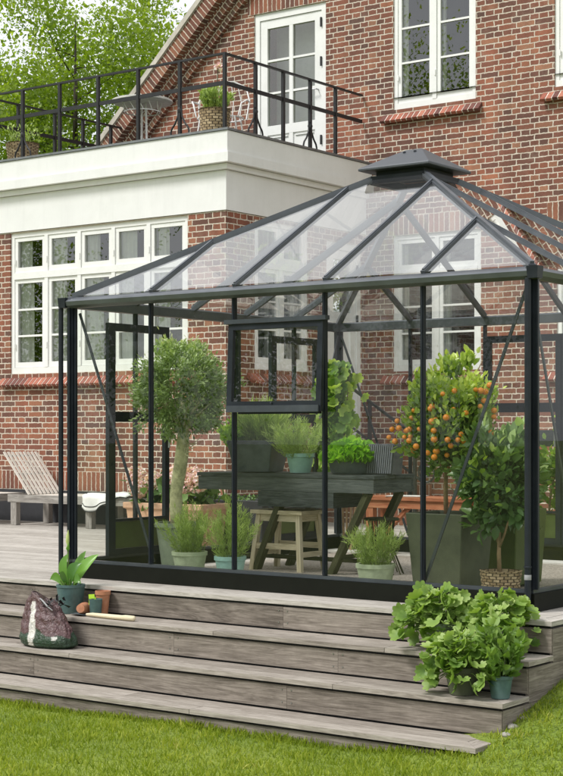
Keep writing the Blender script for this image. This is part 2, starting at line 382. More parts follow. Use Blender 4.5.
def finish(me, name, mat, parent, o, smooth=None, bevel=0., solid=0.):
    me.materials.append(mat); me.update()
    if smooth is not None:
        me.polygons.foreach_set('use_smooth', [True]*len(me.polygons))
        if smooth < 180: me.set_sharp_from_angle(angle=R(smooth))
    ob = bpy.data.objects.new(name, me); COL.objects.link(ob)
    ORG[ob.name] = Vector(o)
    if parent is not None:
        ob.parent = parent; ob.location = Vector(o) - ORG[parent.name]
    else: ob.location = o
    if solid:
        s = ob.modifiers.new('Solidify', 'SOLIDIFY'); s.thickness = solid; s.offset = 0
    if bevel:
        b = ob.modifiers.new('Bevel', 'BEVEL'); b.width = bevel; b.segments = 1; b.limit_method = 'ANGLE'
    return ob

def tag(o, label, cat, group=None):
    o['label'] = label; o['category'] = cat
    if group: o['group'] = group
    return o
def thing(name, loc, label, cat, group=None):
    o = bpy.data.objects.new(name, None); o.empty_display_size = .1; COL.objects.link(o)
    o.location = loc; ORG[o.name] = Vector(loc)
    return tag(o, label, cat, group)
def structure(o): o['kind'] = 'structure'; return o
def copy_tree(o, parent=None):
    c = o.copy(); COL.objects.link(c); ORG[c.name] = ORG[o.name].copy()
    if parent is not None: c.parent = parent
    for ch in list(o.children): copy_tree(ch, c)
    return c

# ------------------------------------------------------------------ foliage
def lobed(n=15, lobes=5, depth=.25, cup=.12):
    v = [(0, .12, 0)]; f = []
    for i in range(n):
        a = -math.pi/2 + .22 + (2*math.pi-.44)*i/(n-1)
        r = .5*(1 - depth*abs(math.sin(lobes*(a+math.pi/2)/2)))
        v.append((r*math.cos(a), .42 + r*math.sin(a), cup*(r*2)**2*(.6+.4*math.cos(3*a))))
    for i in range(1, n): f.append((0, i, i+1))
    return np.array(v), f
T_OVAL = (np.array([(0, 0, 0), (-.3, .45, .08), (0, 1, -.04), (.3, .45, .08)], float), [(0, 2, 1), (0, 3, 2)])
T_LEAF = (np.array([(0, 0, 0), (-.2, .45, .07), (0, 1, 0), (.2, .45, .07)], float), [(0, 2, 1), (0, 3, 2)])
T_WIDE = (np.array([(0, 0, 0), (-.26, .3, .08), (-.22, .68, .07), (0, 1, -.05), (.22, .68, .07), (.26, .3, .08), (0, .5, 0)], float),
          [(0, 6, 1), (1, 6, 2), (2, 6, 3), (3, 6, 4), (4, 6, 5), (5, 6, 0)])
T_NEEDLE = (np.array([(-.045, 0, 0), (.045, 0, 0), (.03, .6, .03), (0, 1, .12), (-.03, .6, .03)], float), [(0, 1, 2, 4), (4, 2, 3)])
T_BLADE = (np.array([(-.05, 0, 0), (.05, 0, 0), (.035, .6, .08), (-.035, .6, .08), (0, 1, .3)], float), [(0, 1, 2, 3), (3, 2, 4)])
def scalloped(lobes=7, k=4, cup=.16):
    v = [(0, .16, -.03)]; sh = [-.18]; f = []; n = lobes*k
    for ring, rr in ((0, .62), (1, 1.)):
        for i in range(n+1):
            a = -math.pi/2 + .30 + (2*math.pi-.60)*i/n; ph = (i % k)/k
            edge = abs(math.sin(math.pi*ph)); r = .52*rr*((.80+.24*edge) if ring else 1.)
            z = cup*rr**2*(1+.35*math.cos(2*a)) + (.05*rr)*(edge-.5)
            v.append((r*math.cos(a)*1.08, .44+r*math.sin(a), z)); sh.append(.02 if not ring else .10*edge+.06)
    for i in range(1, n+1):
        f.append((0, i, i+1)); f.append((i, i+n+1, i+n+2, i+1))
    return np.array(v), f, np.array(sh)
T_LOBED = scalloped(); T_CURLY = lobed(); T_VINE = lobed(13, 5, .42, .1)
T_PETAL = (np.array([(-.35, 0, 0), (0, -.35, .0), (.35, 0, 0), (0, .35, 0), (0, 0, -.12)], float), [(0, 1, 4), (1, 2, 4), (2, 3, 4), (3, 0, 4)])

def unit(a): return a/np.maximum(np.linalg.norm(a, axis=1, keepdims=True), 1e-9)
def leaf_mesh(name, mat, parent, P, D, N, S, rnd, T):
    P, D, N, S, rnd = (np.asarray(a, float) for a in (P, D, N, S, rnd))
    tv, tf = T[:2]; D = unit(D); X = unit(np.cross(D, N)); N2 = np.cross(X, D)
    if S.ndim == 0: S = np.full(len(P), float(S))
    V = P[:, None, :] + S[:, None, None]*(tv[None, :, 0:1]*X[:, None, :] + tv[None, :, 1:2]*D[:, None, :] + tv[None, :, 2:3]*N2[:, None, :])
    n, k = V.shape[:2]; V = V.reshape(-1, 3)
    lo, hi = V.min(0), V.max(0); o = np.array(((lo[0]+hi[0])/2, (lo[1]+hi[1])/2, lo[2]))
    loops, starts, pos = [], [], 0
    fs = np.array([len(f) for f in tf]); flat = np.concatenate([np.array(f) for f in tf])
    idx = (np.arange(n)[:, None]*k + flat[None, :]).ravel()
    tot = np.tile(fs, n); st = np.concatenate([[0], np.cumsum(tot)[:-1]])
    me = bpy.data.meshes.new(name)
    me.vertices.add(len(V)); me.vertices.foreach_set('co', (V-o).astype(np.float32).ravel())
    me.loops.add(len(idx)); me.loops.foreach_set('vertex_index', idx.astype(np.int32))
    me.polygons.add(len(tot)); me.polygons.foreach_set('loop_start', st.astype(np.int32))
    me.update(calc_edges=True)
    at = me.attributes.new('rnd', 'FLOAT', 'POINT'); at.data.foreach_set('value', np.clip(np.repeat(rnd, k)+np.tile(T[2] if len(T) > 2 else np.zeros(k), n), 0, 1).astype(np.float32))
    me.validate()
    return finish(me, name, mat, parent, o)

def rdir(n): return unit(RNG.normal(size=(n, 3)))
def crown(name, mat, parent, c, rad, n, size, T=T_LEAF, clumps=60, spread=.22, shell=.55, up=.35, out=.8, light=.5, lo_cut=None):
    """uneven crown: clumps of leaves inside an ellipsoid, darker inside and below"""
    c = np.array(c, float); rad = np.array(rad, float)
    cd = rdir(clumps); cr = (shell + (1-shell)*RNG.random(clumps)**.6)[:, None]
    cc = cd*cr*(1+.12*RNG.normal(size=(clumps, 1)))
    cb = RNG.random(clumps)
    k = RNG.integers(0, clumps, n)
    q = cc[k] + RNG.normal(size=(n, 3))*spread
    ln = np.linalg.norm(q, axis=1)
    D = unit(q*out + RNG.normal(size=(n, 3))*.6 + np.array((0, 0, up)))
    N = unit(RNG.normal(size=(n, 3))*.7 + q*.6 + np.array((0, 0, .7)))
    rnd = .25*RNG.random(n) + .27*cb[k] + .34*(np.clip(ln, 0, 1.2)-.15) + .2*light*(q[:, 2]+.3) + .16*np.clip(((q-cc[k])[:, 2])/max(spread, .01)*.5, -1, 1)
    keep = np.ones(n, bool)
    if lo_cut is not None: keep = (c[2]+q[:, 2]*rad[2]) > lo_cut
    S = size*(.65+.7*RNG.random(n))
    return leaf_mesh(name, mat, parent, (c + q*rad)[keep], D[keep], N[keep], S[keep], rnd[keep], T)

def tuft(name, mat, parent, c, r, h, n, size, T=T_NEEDLE, lean=.5, stems=26, droop=.0):
    """upright herb: stems fanning from the pot, needles along them"""
    a = RNG.random(stems)*2*np.pi; q = np.sqrt(RNG.random(stems))
    base = np.stack([np.cos(a)*q*r*.45, np.sin(a)*q*r*.45, np.zeros(stems)], 1)
    tip = np.stack([np.cos(a)*q*r*(1+.25*RNG.normal(size=stems)), np.sin(a)*q*r*(1+.25*RNG.normal(size=stems)), h*(1-.35*q**2)*(.72+.35*RNG.random(stems))], 1)
    k = RNG.integers(0, stems, n); t = RNG.random(n)**.75
    P = base[k]*(1-t)[:, None] + tip[k]*t[:, None] + RNG.normal(size=(n, 3))*r*.045
    P[:, 2] -= droop*t*t*np.linalg.norm(tip[k][:, :2], axis=1)
    sd = unit(tip[k]-base[k])
    D = sd*1.0 + rdir(n)*lean; N = rdir(n)
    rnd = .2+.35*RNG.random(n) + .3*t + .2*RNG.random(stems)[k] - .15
    return leaf_mesh(name, mat, parent, np.array(c)+P, D, N, size*(.6+.7*RNG.random(n)), rnd, T)

def round_pot(parent, c, r0, r1, h, mat, rim=.02, rimh=.035, name='pot'):
    m = MB(); t = .012
    m.lathe(c, [(0.001, .003), (r0*.98, .003), (r0, .008), (r1, h-rimh), (r1+rim*.6, h-rimh+.002), (r1+rim*.6, h), (r1-t, h), (r1-t*1.5, h-.045), (.001, h-.045)], 32)
    p = m.build(name, mat, parent, smooth=40)
    s = MB(); s.lathe(c, [(r1-t*1.2, h-.035), (r1*.6, h-.022), (.001, h-.02)], 20); s.build('soil', M['soil'], parent, smooth=60)
    return p
def square_pot(parent, c, w0, w1, h, mat, d=None, name='pot', rot=0.):
    """tapered square planter with a hollow top"""
    d = d or (w0, w1); m = MB(); c = Vector(c); ca, sa = math.cos(rot), math.sin(rot)
    def ring(wx, wy, z): return [c + Vector((ca*sx*wx/2 - sa*sy*wy/2, sa*sx*wx/2 + ca*sy*wy/2, z)) for sx, sy in ((-1, -1), (1, -1), (1, 1), (-1, 1))]
    t = .03
    m.loft([ring(w0, d[0], .003), ring(w1, d[1], h), ring(w1-t, d[1]-t, h), ring(w1-t-.01, d[1]-t-.01, h-.05)], True)
    p = m.build(name, mat, parent, bevel=.006)
    s = MB(); s.loft([ring(w1-t-.006, d[1]-t-.006, h-.045), ring(w1*.5, d[1]*.5, h-.03)], True); s.build('soil', M['soil'], parent)
    return p

# ================================================================== SETTING
def lawn_h(x, y):
    t = np.clip((x+.6)/1.1, 0, 1); s = t*t*(3-2*t)
    b = .02*np.clip((x+3.5)/3., 0, 1)
    return -.715 + b + s*(.02+np.clip((y+1.42)*.295, 0, .58)) + .008*np.sin(x*2.1+y*1.3)*np.cos(y*1.7-x)

def make_lawn():
    xs = np.concatenate([np.linspace(-150, -9, 20), np.linspace(-8.5, 4, 90), np.linspace(5, 150, 20)])
    ys = np.concatenate([np.linspace(-150, -7, 20), np.linspace(-6.5, 3, 80), np.linspace(4, 150, 20)])
    X, Y = np.meshgrid(xs, ys); Z = lawn_h(X, Y)
    nx, ny = len(xs), len(ys)
    V = np.stack([X.ravel(), Y.ravel(), Z.ravel()], 1)
    F = [(j*nx+i, j*nx+i+1, (j+1)*nx+i+1, (j+1)*nx+i) for j in range(ny-1) for i in range(nx-1)]
    m, nt, out = new_mat('lawn_ground')
    tc = nd(nt, 'ShaderNodeTexCoord')
    n1 = nd(nt, 'ShaderNodeTexNoise', {'Vector': tc.outputs['Object'], 'Scale': 1.3, 'Detail': 6.})
    n2 = nd(nt, 'ShaderNodeTexNoise', {'Vector': tc.outputs['Object'], 'Scale': 60., 'Detail': 4.})
    col = ramp(nt, n1.outputs[0], [(.3, (.14, .20, .02)), (.7, (.24, .29, .04))])
    col = mixc(nt, 1., col, ramp(nt, n2.outputs[0], [(.3, (.45, .5, .4)), (.7, (1.3, 1.3, 1.2))]), 'MULTIPLY')
    bp = nd(nt, 'ShaderNodeBump', {'Height': n2.outputs[0], 'Strength': .8, 'Distance': .02})
    b = nd(nt, 'ShaderNodeBsdfPrincipled', {'Base Color': col, 'Roughness': .9, 'Normal': bp.outputs[0]})
    nt.links.new(b.outputs[0], out.inputs[0])
    me = bpy.data.meshes.new('lawn'); me.from_pydata(V.tolist(), [], F)
    return structure(finish(me, 'lawn', m, None, (0, 0, 0), 180))
make_lawn()

def make_grass():
    n = 150000
    x = RNG.uniform(-5.2, 2.2, n); y = RNG.uniform(-3.7, 1.2, n)
    ok = ((y < -1.255) & (y > -3.6)) | ((x > .325) & (x < 1.6) & (y > -1.6))
    ok |= (x > -.1) & (x <= .325) & (y < -.985) & (y > -1.27) & (lawn_h(x, y) > -.575)
    x, y = x[ok], y[ok]
    # a few tall tufts along the bottom riser
    k = 3200; xe = RNG.uniform(-5.2, .3, k); ye = -1.262-np.abs(RNG.normal(size=k))*.03
    sx = np.concatenate([x, xe]); sy = np.concatenate([y, ye]); n = len(sx)
    P = np.stack([sx, sy, lawn_h(sx, sy)-.004], 1)
    D = np.stack([RNG.normal(size=n)*.45, RNG.normal(size=n)*.45, np.ones(n)], 1)
    N = np.stack([RNG.normal(size=n), RNG.normal(size=n), np.full(n, .4)], 1)
    patch = .5+.25*np.sin(sx*3.1+np.sin(sy*4.2)*1.5)+.25*np.sin(sy*5.3+sx*1.4)
    p2 = .5+.5*np.sin(sx*9.3+2.1*np.sin(sy*7.7))*np.sin(sy*11.1+1.7*np.sin(sx*6.1))
    rnd = .06+.48*RNG.random(n)+.30*patch*RNG.random(n)+.20*p2
    S = .020+.024*RNG.random(n); S *= .75+.6*p2; S[len(x):] *= 1.35
    g = leaf_mesh('grass', M['grass'], None, P, D, N, S, rnd, (T_BLADE[0]*np.array((1.7, 1, 1)), T_BLADE[1]))
    g['kind'] = 'stuff'; tag(g, 'short sunlit green grass blades of the lawn before the steps', 'grass')
make_grass()

# deck -----------------------------------------------------------------
def planks(m, x0, x1, y0, y1, z, th, w, gap=.005, lens=(2.4, 4.2)):
    y = y0
    while y < y1-.02:
        ye = min(y+w, y1); x = x0 - random.random()*2
        while x < x1:
            xe = min(x+random.uniform(*lens), x1)
            if x1-xe < .6: xe = x1
            if xe > x0: m.bx(max(x, x0), xe-.002, y, ye-gap, z-th, z)
            x = xe
        y = ye
m = MB(grain=True)
planks(m, -15, .215, -.235, 7.74, 0., .028, .142)
m.prism([(-15, -.37), (.32, -.37), (.218, -.24), (-15, -.24)], -.028, .0)
m.prism([(.32, -.368), (.32, 7.7), (.22, 7.7), (.22, -.24)], -.028, -.0005)
structure(m.build('wooden_deck', M['deck'], bevel=.002))
m = MB(); m.bx(-14.9, .28, -.33, 7.7, -.06, -.034)
structure(m.build('deck_underlay', M['black_paint']))
m = MB(); m.bx(-3.55, -.25, .95, 3.40, .002, .010); structure(m.build('gravel_path', M['gravel']))
m = MB()
for (y0, y1) in ((.12, .50), (3.06, 3.30)):
    x = -3.72
    while x < -.15:
        m.bx(x, min(x+.49, -.12), y0, y1, .004, .022); x += .5
structure(m.build('paving_strip', M['paver'], bevel=.003))

st = thing('deck_steps', (-3.3, -1.27, -.68), 'three broad weathered grey timber steps leading from the deck down to the lawn', 'steps')
XL, XR = -8.0, .32
JO = ([-6.1, -3.9, -1.62], [-5.2, -2.3, -.98], [-6.6, -3.3, -1.15], [-5.0, -2.0])
for k in range(4):
    z, Yf = -.195*k, -.37-.30*k
    zb = -.195*(k+1)+.010 if k < 3 else -.80
    if k:
        t = MB(grain=True); yb = Yf+.297; w = .142
        xs = [XL]+[j+.35 for j in JO[k]]+[XR]
        for a, b in zip(xs[:-1], xs[1:]):
            if b == XR: t.prism([(a+.002, Yf-.012), (b+.012, Yf-.012), (b-.112, Yf+.125), (a+.002, Yf+.125)], z-.028, z)
            else: t.prism([(a+.002, Yf-.012), (b-.002, Yf-.012), (b-.002, Yf+.125), (a+.002, Yf+.125)], z-.028, z)
        t.prism([(XR+.012, Yf-.009), (XR+.012, yb), (XR-.112, yb), (XR-.112, Yf+.128)], z-.028, z-.0005)
        xs = [XL]+[j-.3 for j in JO[k]]+[XR-.115]
        for a, b in zip(xs[:-1], xs[1:]): t.bx(a+.002, b-.002, Yf+.130, yb, z-.028, z)
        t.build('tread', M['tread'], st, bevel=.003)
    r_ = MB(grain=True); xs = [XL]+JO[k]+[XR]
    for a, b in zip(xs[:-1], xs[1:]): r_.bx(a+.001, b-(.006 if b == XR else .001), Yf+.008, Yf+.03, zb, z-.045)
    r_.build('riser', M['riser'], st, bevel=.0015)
    s = MB(grain=True); s.bx(XR-.022, XR+.0, Yf+.018, 7.7, -.195*(k+1)-.042 if k < 3 else -.80, z-.045)
    s.build('side_board', M['riser'], st, bevel=.0015)
    b_ = MB(); b_.bx(XL, XR-.025, Yf+.032, Yf+.36, -.85, z-.030); b_.build('step_core', M['black_paint'], st)
sw = None
for k in range(3):
    for j in JO[k][1:]:
        for dx in (-.035, .035):
            for f in (.22, .78):
                if sw is None:
                    q = MB(); q.box((0, 0, 0), (.008, .003, .008)); sw = q.build('screw', M['steel'], st)
                    c = sw
                else: c = sw.copy(); COL.objects.link(c)
                c.location = Vector((j+dx, -.37-.3*k+.0068, -.195*k-.045-.135*f)) - ORG[st.name]
# stones along the right foot of the steps
for i, (x, y, s) in enumerate(((.345, -.90, .035), (.35, -.78, .022), (.36, -1.0, .03))):
    m = MB(); z = float(lawn_h(np.float64(x), np.float64(y)))
    rings = [[(x+s*math.cos(a)*rr*(1+.25*math.sin(3*a+i)), y+s*.8*math.sin(a)*rr, z+s*zz) for a in [k*math.pi/5 for k in range(10)]] for rr, zz in ((.5, -.4), (1, 0), (.9, .35), (.4, .6))]
    m.loft(rings); tag(m.build('stone', M['stone'], smooth=60), 'small pale stone in the grass along the right side of the steps', 'stone', 'stones beside the steps')

# ================================================================== HOUSE
YB, YM, XC, XE = 4.99, 7.78, -6.36, -10.3    # bay front, main wall, bay corner, bay far end
house = thing('brick_house', (-7, YM, 0), 'large red brick gabled house with white windows and a flat roofed bay', 'house')

def clip(poly, a, b, c):      # keep a*u+b*v<=c
    o = []
    for i in range(len(poly)):
        p, q = poly[i], poly[(i+1) % len(poly)]
        fp, fq = a*p[0]+b*p[1]-c, a*q[0]+b*q[1]-c
        if fp <= 0: o.append(p)
        if fp*fq < 0:
            t = fp/(fp-fq); o.append((p[0]+t*(q[0]-p[0]), p[1]+t*(q[1]-p[1])))
    return o
def wall(name, o, U, N, u0, u1, z0, z1, holes, cuts=(), depth=.14, mat='brick', parent=house):
    o, U, N = Vector(o), Vector(U), Vector(N)
    W = lambda u, z, n=0.: o + U*u + Vector((0, 0, z)) + N*n
    us = sorted({u0, u1, *[h[0] for h in holes], *[h[1] for h in holes]}); zs = sorted({z0, z1, *[h[2] for h in holes], *[h[3] for h in holes]})
    m = MB(); flip = U.cross(Vector((0, 0, 1))).dot(N) < 0
    for a, b in zip(us[:-1], us[1:]):
        for c, d in zip(zs[:-1], zs[1:]):
            if any(h[0] <= a and b <= h[1] and h[2] <= c and d <= h[3] for h in holes): continue
            pl = [(a, c), (b, c), (b, d), (a, d)]
            for q in cuts: pl = clip(pl, *q) if len(pl) > 2 else pl
            if len(pl) > 2:
                pts = [W(*p) for p in pl]
                m.poly(pts[::-1] if flip else pts)
    for (a, b, c, d) in holes:
        for (p, q) in (((a, c), (a, d)), ((b, d), (b, c)), ((a, d), (b, d)), ((b, c), (a, c))):
            m.poly([W(*p), W(*q), W(q[0], q[1], -depth), W(p[0], p[1], -depth)])
    return m.build(name, M[mat], parent)

WB = (-9.76, -6.91, 1.80, 3.53)             # bay window: x0,x1,z0,z1
WS = (5.51, 6.56, 1.80, 3.50)               # bay side window (y)
DS = (6.93, 7.70, .80, 3.40)                # white side door (y)
W1 = (-5.95, -4.72, 1.83, 3.50); W2 = (-5.95, -4.79, 5.05, 7.0); W3 = (-3.76, -2.6, 5.05, 7.0); W4 = (-3.73, -2.5, 1.83, 3.50)
DB = (-8.11, -6.96, 4.46, 6.56)
PX, PZ, SL = -5.4, 9.95, .93
wall('bay_wall', (0, YB, 0), (1, 0, 0), (0, -1, 0), XE, XC, .38, 3.54, [WB])
wall('bay_wall', (XC, 0, 0), (0, 1, 0), (1, 0, 0), YB, YM, .38, 3.54, [WS, DS])
wall('wall', (0, YM, 0), (1, 0, 0), (0, -1, 0), XC, 2.2, 0., 5.2, [W1, W4, (W2[0], W2[1], 5.05, 5.2), (W3[0], W3[1], 5.05, 5.2)])
wall('gable_wall', (0, YM, 0), (1, 0, 0), (0, -1, 0), -12, 1.6, 4.4, PZ, [(DB[0], DB[1], 4.46, DB[3]), (W2[0], W2[1], 5.2, 7.0), (W3[0], W3[1], 5.2, 7.0), (XC, 2.2, 4.4, 5.2)],
     [(-SL, 1, PZ-SL*PX), (SL, 1, PZ+SL*PX)])
# gable edge: pale barge with two corbelled brick bands stepping in beneath it
for sgn in (-1, 1):
    d = Vector((sgn*1, 0, -SL)).normalized(); n = Vector((-d.z*sgn, 0, d.x*sgn))
    if n.z < 0: n = -n
    p0 = Vector((PX, YM, PZ)) + n*0.02; p1 = p0 + d*7.2
    m = MB(); m.box((p0+p1)/2+n*.035+Vector((0, .02, 0)), (7.2, .56, .07), (d, Vector((0, 1, 0)), n)); m.build('gable_coping', M['coping'], house, bevel=.01)
    for w0, w1, pr in ((0., .20, .235), (.20, .34, .13), (.34, .44, .065)):
        m = MB()
        for (y0, y1) in ((YM-pr, YM+.1),):
            a, b = p0 - n*(w0+.003), p0 - n*w1; L = 7.2
            q = [a, a+d*L, b+d*L, b]
            off = w0*7
            f = [Vector((v.x, y0, v.z)) for v in q]
            uvs = [(0, off), (L, off), (L, off+w1-w0), (0, off+w1-w0)]
            if sgn > 0: f2, uv2 = f[::-1], uvs[::-1]
            else: f2, uv2 = f, uvs
            m.poly(f2, uv=uv2)
            g = [Vector((b.x, y0, b.z)), Vector(((b+d*L).x, y0, (b+d*L).z)), Vector(((b+d*L).x, y1, (b+d*L).z)), Vector((b.x, y1, b.z))]
            m.poly(g, uv=[(0, .03), (L, .03), (L, .21), (0, .21)])
        m.build('corbel_band', M['corbel'], house)
# roof behind the gable
m = MB()
for sgn in (-1, 1):
    d = Vector((sgn*1, 0, -SL)).normalized()
    p0 = Vector((PX, YM+.3, PZ+.02)); p1 = p0+d*7.2
    m.poly([p0, p1, p1+Vector((0, 9, 0)), p0+Vector((0, 9, 0))])
m.build('roof', plain('roof_tile', (.16, .06, .04), .8, vary=.4, nscale=6), house)
# plinths
m = MB(); m.bx(XE, XC+.03, YB-.03, YB+.2, 0., .38); m.build('plinth', M['plinth'], house, bevel=.01)
m = MB(); m.bx(XC-.2, XC+.031, YB+.2, YM-.9, 0., .38); m.build('plinth', M['plinth'], house)
m = MB()
x = XE
def soldier_band(nm, x0, x1, z0, y):
    m = MB(); h = .236
    m.poly([(x0, y, z0), (x1, y, z0), (x1, y, z0+h), (x0, y, z0+h)], uv=[(x0, 0), (x1, 0), (x1, h), (x0, h)])
    m.poly([(x0, y, z0), (x0, y+.02, z0), (x0, y+.02, z0+h), (x0, y, z0+h)], uv=[(0, 0), (.02, 0), (.02, h), (0, h)])
    m.poly([(x0, y, z0+h), (x1, y, z0+h), (x1, y+.02, z0+h), (x0, y+.02, z0+h)], uv=[(x0, 0), (x1, 0), (x1, .02), (x0, .02)])
    m.build(nm, M['soldier'], house)
soldier_band('soldier_course', XE, XC, .383, YB-.004)
for w in (W1, W4): soldier_band('lintel', w[0]-.12, w[1]+.12, w[3], YM-.004)
soldier_band('lintel', DB[0]-.1, DB[1]+.1, DB[3]+.001, YM-.004)
for w in (W2, W3): soldier_band('lintel', w[0]-.1, w[1]+.1, w[3]+.001, YM-.004)
# white fascia, cornice and terrace of the bay
def band(nm, mat, off, z0, z1, bev=.008):
    """an L of white render running round the bay's front and right side"""
    m = MB(); o = off
    m.prism([(XE-o, YB-o), (XC+o, YB-o), (XC+o, YM-.004), (XC-.3, YM-.004), (XC-.3, YB+.3), (XE-o, YB+.3)], z0, z1)
    return m.build(nm, M[mat], house, bevel=bev)
band('frieze', 'render', .015, 3.545, 3.985)
band('cornice', 'render', .06, 3.99, 4.05, .02)
band('cornice', 'render', .13, 4.055, 4.16, .02)
band('fascia', 'render', .10, 4.165, 4.40)
m = MB(); m.prism([(XE-.1, YB-.115), (XC+.115, YB-.115), (XC+.115, YM-.005), (XE-.1, YM-.005)], 4.405, 4.43); m.build('terrace_roof', M['zinc'], house, bevel=.004)
m = MB(); m.prism([(XE, YB+.3), (XC-.3, YB+.3), (XC-.3, YM-.01), (XE, YM-.01)], 3.6, 3.7); m.build('ceiling', M['render'], house)
m = MB(); m.bx(XE-.0, XE+.2, YB+.01, YM-.01, 0.38, 3.54); m.build('bay_wall', M['brick'], house)

def window(o, U, N, w, h, cols, trans=None, rows=3, top_rows=1, sill=True, curtain=.16, single=False):
    """casement window in an opening; o = lower left corner on the wall face"""
    o, U, N = Vector(o), Vector(U), Vector(N); Zv = Vector((0, 0, 1))
    W = lambda u, n, z: o + U*u + N*n + Zv*z
    ax = (U, N, Zv)
    m = MB(); pane = MB(); cur = MB(); room = MB()
    def B(u0, u1, z0, z1, n, d): m.box(W((u0+u1)/2, n-d/2, (z0+z1)/2), (u1-u0, d, z1-z0), ax)
    fw = .055
    B(0, w, 0, fw+.02, -.02, .1); B(0, w, h-fw, h, -.02, .1)
    B(0, fw, fw+.02, h-fw, -.021, .1); B(w-fw, w, fw+.02, h-fw, -.021, .1)
    cw = (w-fw*2)/cols
    zones = [(fw+.02, h-fw, rows)]
    if trans:
        B(fw, w-fw, trans-.04, trans+.04, -.012, .1); zones = [(fw+.02, trans-.04, rows), (trans+.04, h-fw, top_rows)]
    for z0, z1, nr in zones:
        for i in range(cols):
            a = fw+cw*i; b = a+cw
            if i and not single: B(a-.028, a+.028, z0, z1, -.016, .1)
            if i: a += .028
            if i < cols-1: b -= .028
            s = .05
            B(a+.002, b-.002, z0+.002, z0+s+.015, -.03, .06); B(a+.002, b-.002, z1-s, z1-.002, -.03, .06)
            B(a+.002, a+s, z0+s+.015, z1-s, -.031, .06); B(b-s, b-.002, z0+s+.015, z1-s, -.031, .06)
            pa, pb, pc, pd = a+s, b-s, z0+s+.015, z1-s
            for r_ in range(1, nr):
                zz = pc+(pd-pc)*r_/nr; B(pa, pb, zz-.012, zz+.012, -.034, .05)
            for r_ in range(nr):
                za, zb = pc+(pd-pc)*r_/nr, pc+(pd-pc)*(r_+1)/nr
                j = [random.uniform(-.004, .004) for _ in range(2)]
                q = [W(pa, -.055+j[0], za), W(pb, -.055+j[1], za), W(pb, -.055+j[1]-.002, zb), W(pa, -.055+j[0]+.002, zb)]
                pane.poly(q)
            if curtain:
                # inner secondary sash and a folded curtain at its left side
                ww = curtain*(b-a)*random.uniform(.85, 1.2); n = 9
                pts = [(a+s*.8+ww*k/n, -.10+.014*math.sin(k*2.4+i)) for k in range(n+1)]
                for (u0, n0), (u1, n1) in zip(pts[:-1], pts[1:]):
                    cur.poly([W(u0, n0, z0), W(u1, n1, z0), W(u1, n1, z1), W(u0, n0, z1)])
                cur.box(W(b-s*.9, -.17, (z0+z1)/2), (.03, .04, z1-z0), ax)
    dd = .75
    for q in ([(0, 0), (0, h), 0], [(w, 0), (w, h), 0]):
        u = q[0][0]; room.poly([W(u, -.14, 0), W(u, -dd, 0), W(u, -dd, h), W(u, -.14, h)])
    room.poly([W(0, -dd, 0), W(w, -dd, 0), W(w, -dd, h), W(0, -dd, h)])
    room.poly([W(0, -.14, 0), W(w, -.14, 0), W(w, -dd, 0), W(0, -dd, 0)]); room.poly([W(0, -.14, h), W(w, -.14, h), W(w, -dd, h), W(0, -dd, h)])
    fr = m.build('window', M['white_paint'], house, bevel=.004)
    pane.build('pane', M['window_glass'], fr)
    if curtain: cur.build('curtain', M['curtain'], fr)
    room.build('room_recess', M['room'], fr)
    # iron hinges and stay hooks
    for i in range(cols):
        for zz in (h*.2, h*.8):
            hk = MB(); hk.box(W(fw+cw*i+.012, -.012, zz), (.014, .012, .07), ax); hk.build('hinge', M['white_paint'], fr)
    if sill:
        sb = MB(); bw = .078; nb = int((w+.30)/bw); mo = MB()
        tilt = Vector((0, 0, 1))*.72+N*.69; tilt.normalize(); out = N*.72-Zv*.69; out.normalize()
        for k in range(nb):
            u = -.15+bw*(k+.5)
            sb.box(W(u, .0, -.075)+out*.0+Vector((0, 0, random.uniform(-.003, .003))), (bw-.016, .22, .036), (U, out, tilt))
        sb.build('sill', M['one_brick'], fr, bevel=.006)
        mo.box(W(-.15+bw*nb/2, -.002, -.077), (nb*bw-.03, .213, .032), (U, out, tilt)); mo.build('sill_mortar', M['mortar'], fr)
    return fr
window((WB[0], YB, WB[2]), (1, 0, 0), (0, -1, 0), WB[1]-WB[0], WB[3]-WB[2], 5, 1.20, 3, 1, curtain=.42)
window((XC, WS[0], WS[2]), (0, 1, 0), (1, 0, 0), WS[1]-WS[0], WS[3]-WS[2], 2, 1.20, 3, 1)
for w in (W1, W4): window((w[0], YM, w[2]), (1, 0, 0), (0, -1, 0), w[1]-w[0], w[3]-w[2], 2, 1.20, 3, 1, curtain=.14)
for w in (W2, W3): window((w[0], YM, w[2]), (1, 0, 0), (0, -1, 0), w[1]-w[0], w[3]-w[2], 2, None, 4, curtain=.12)

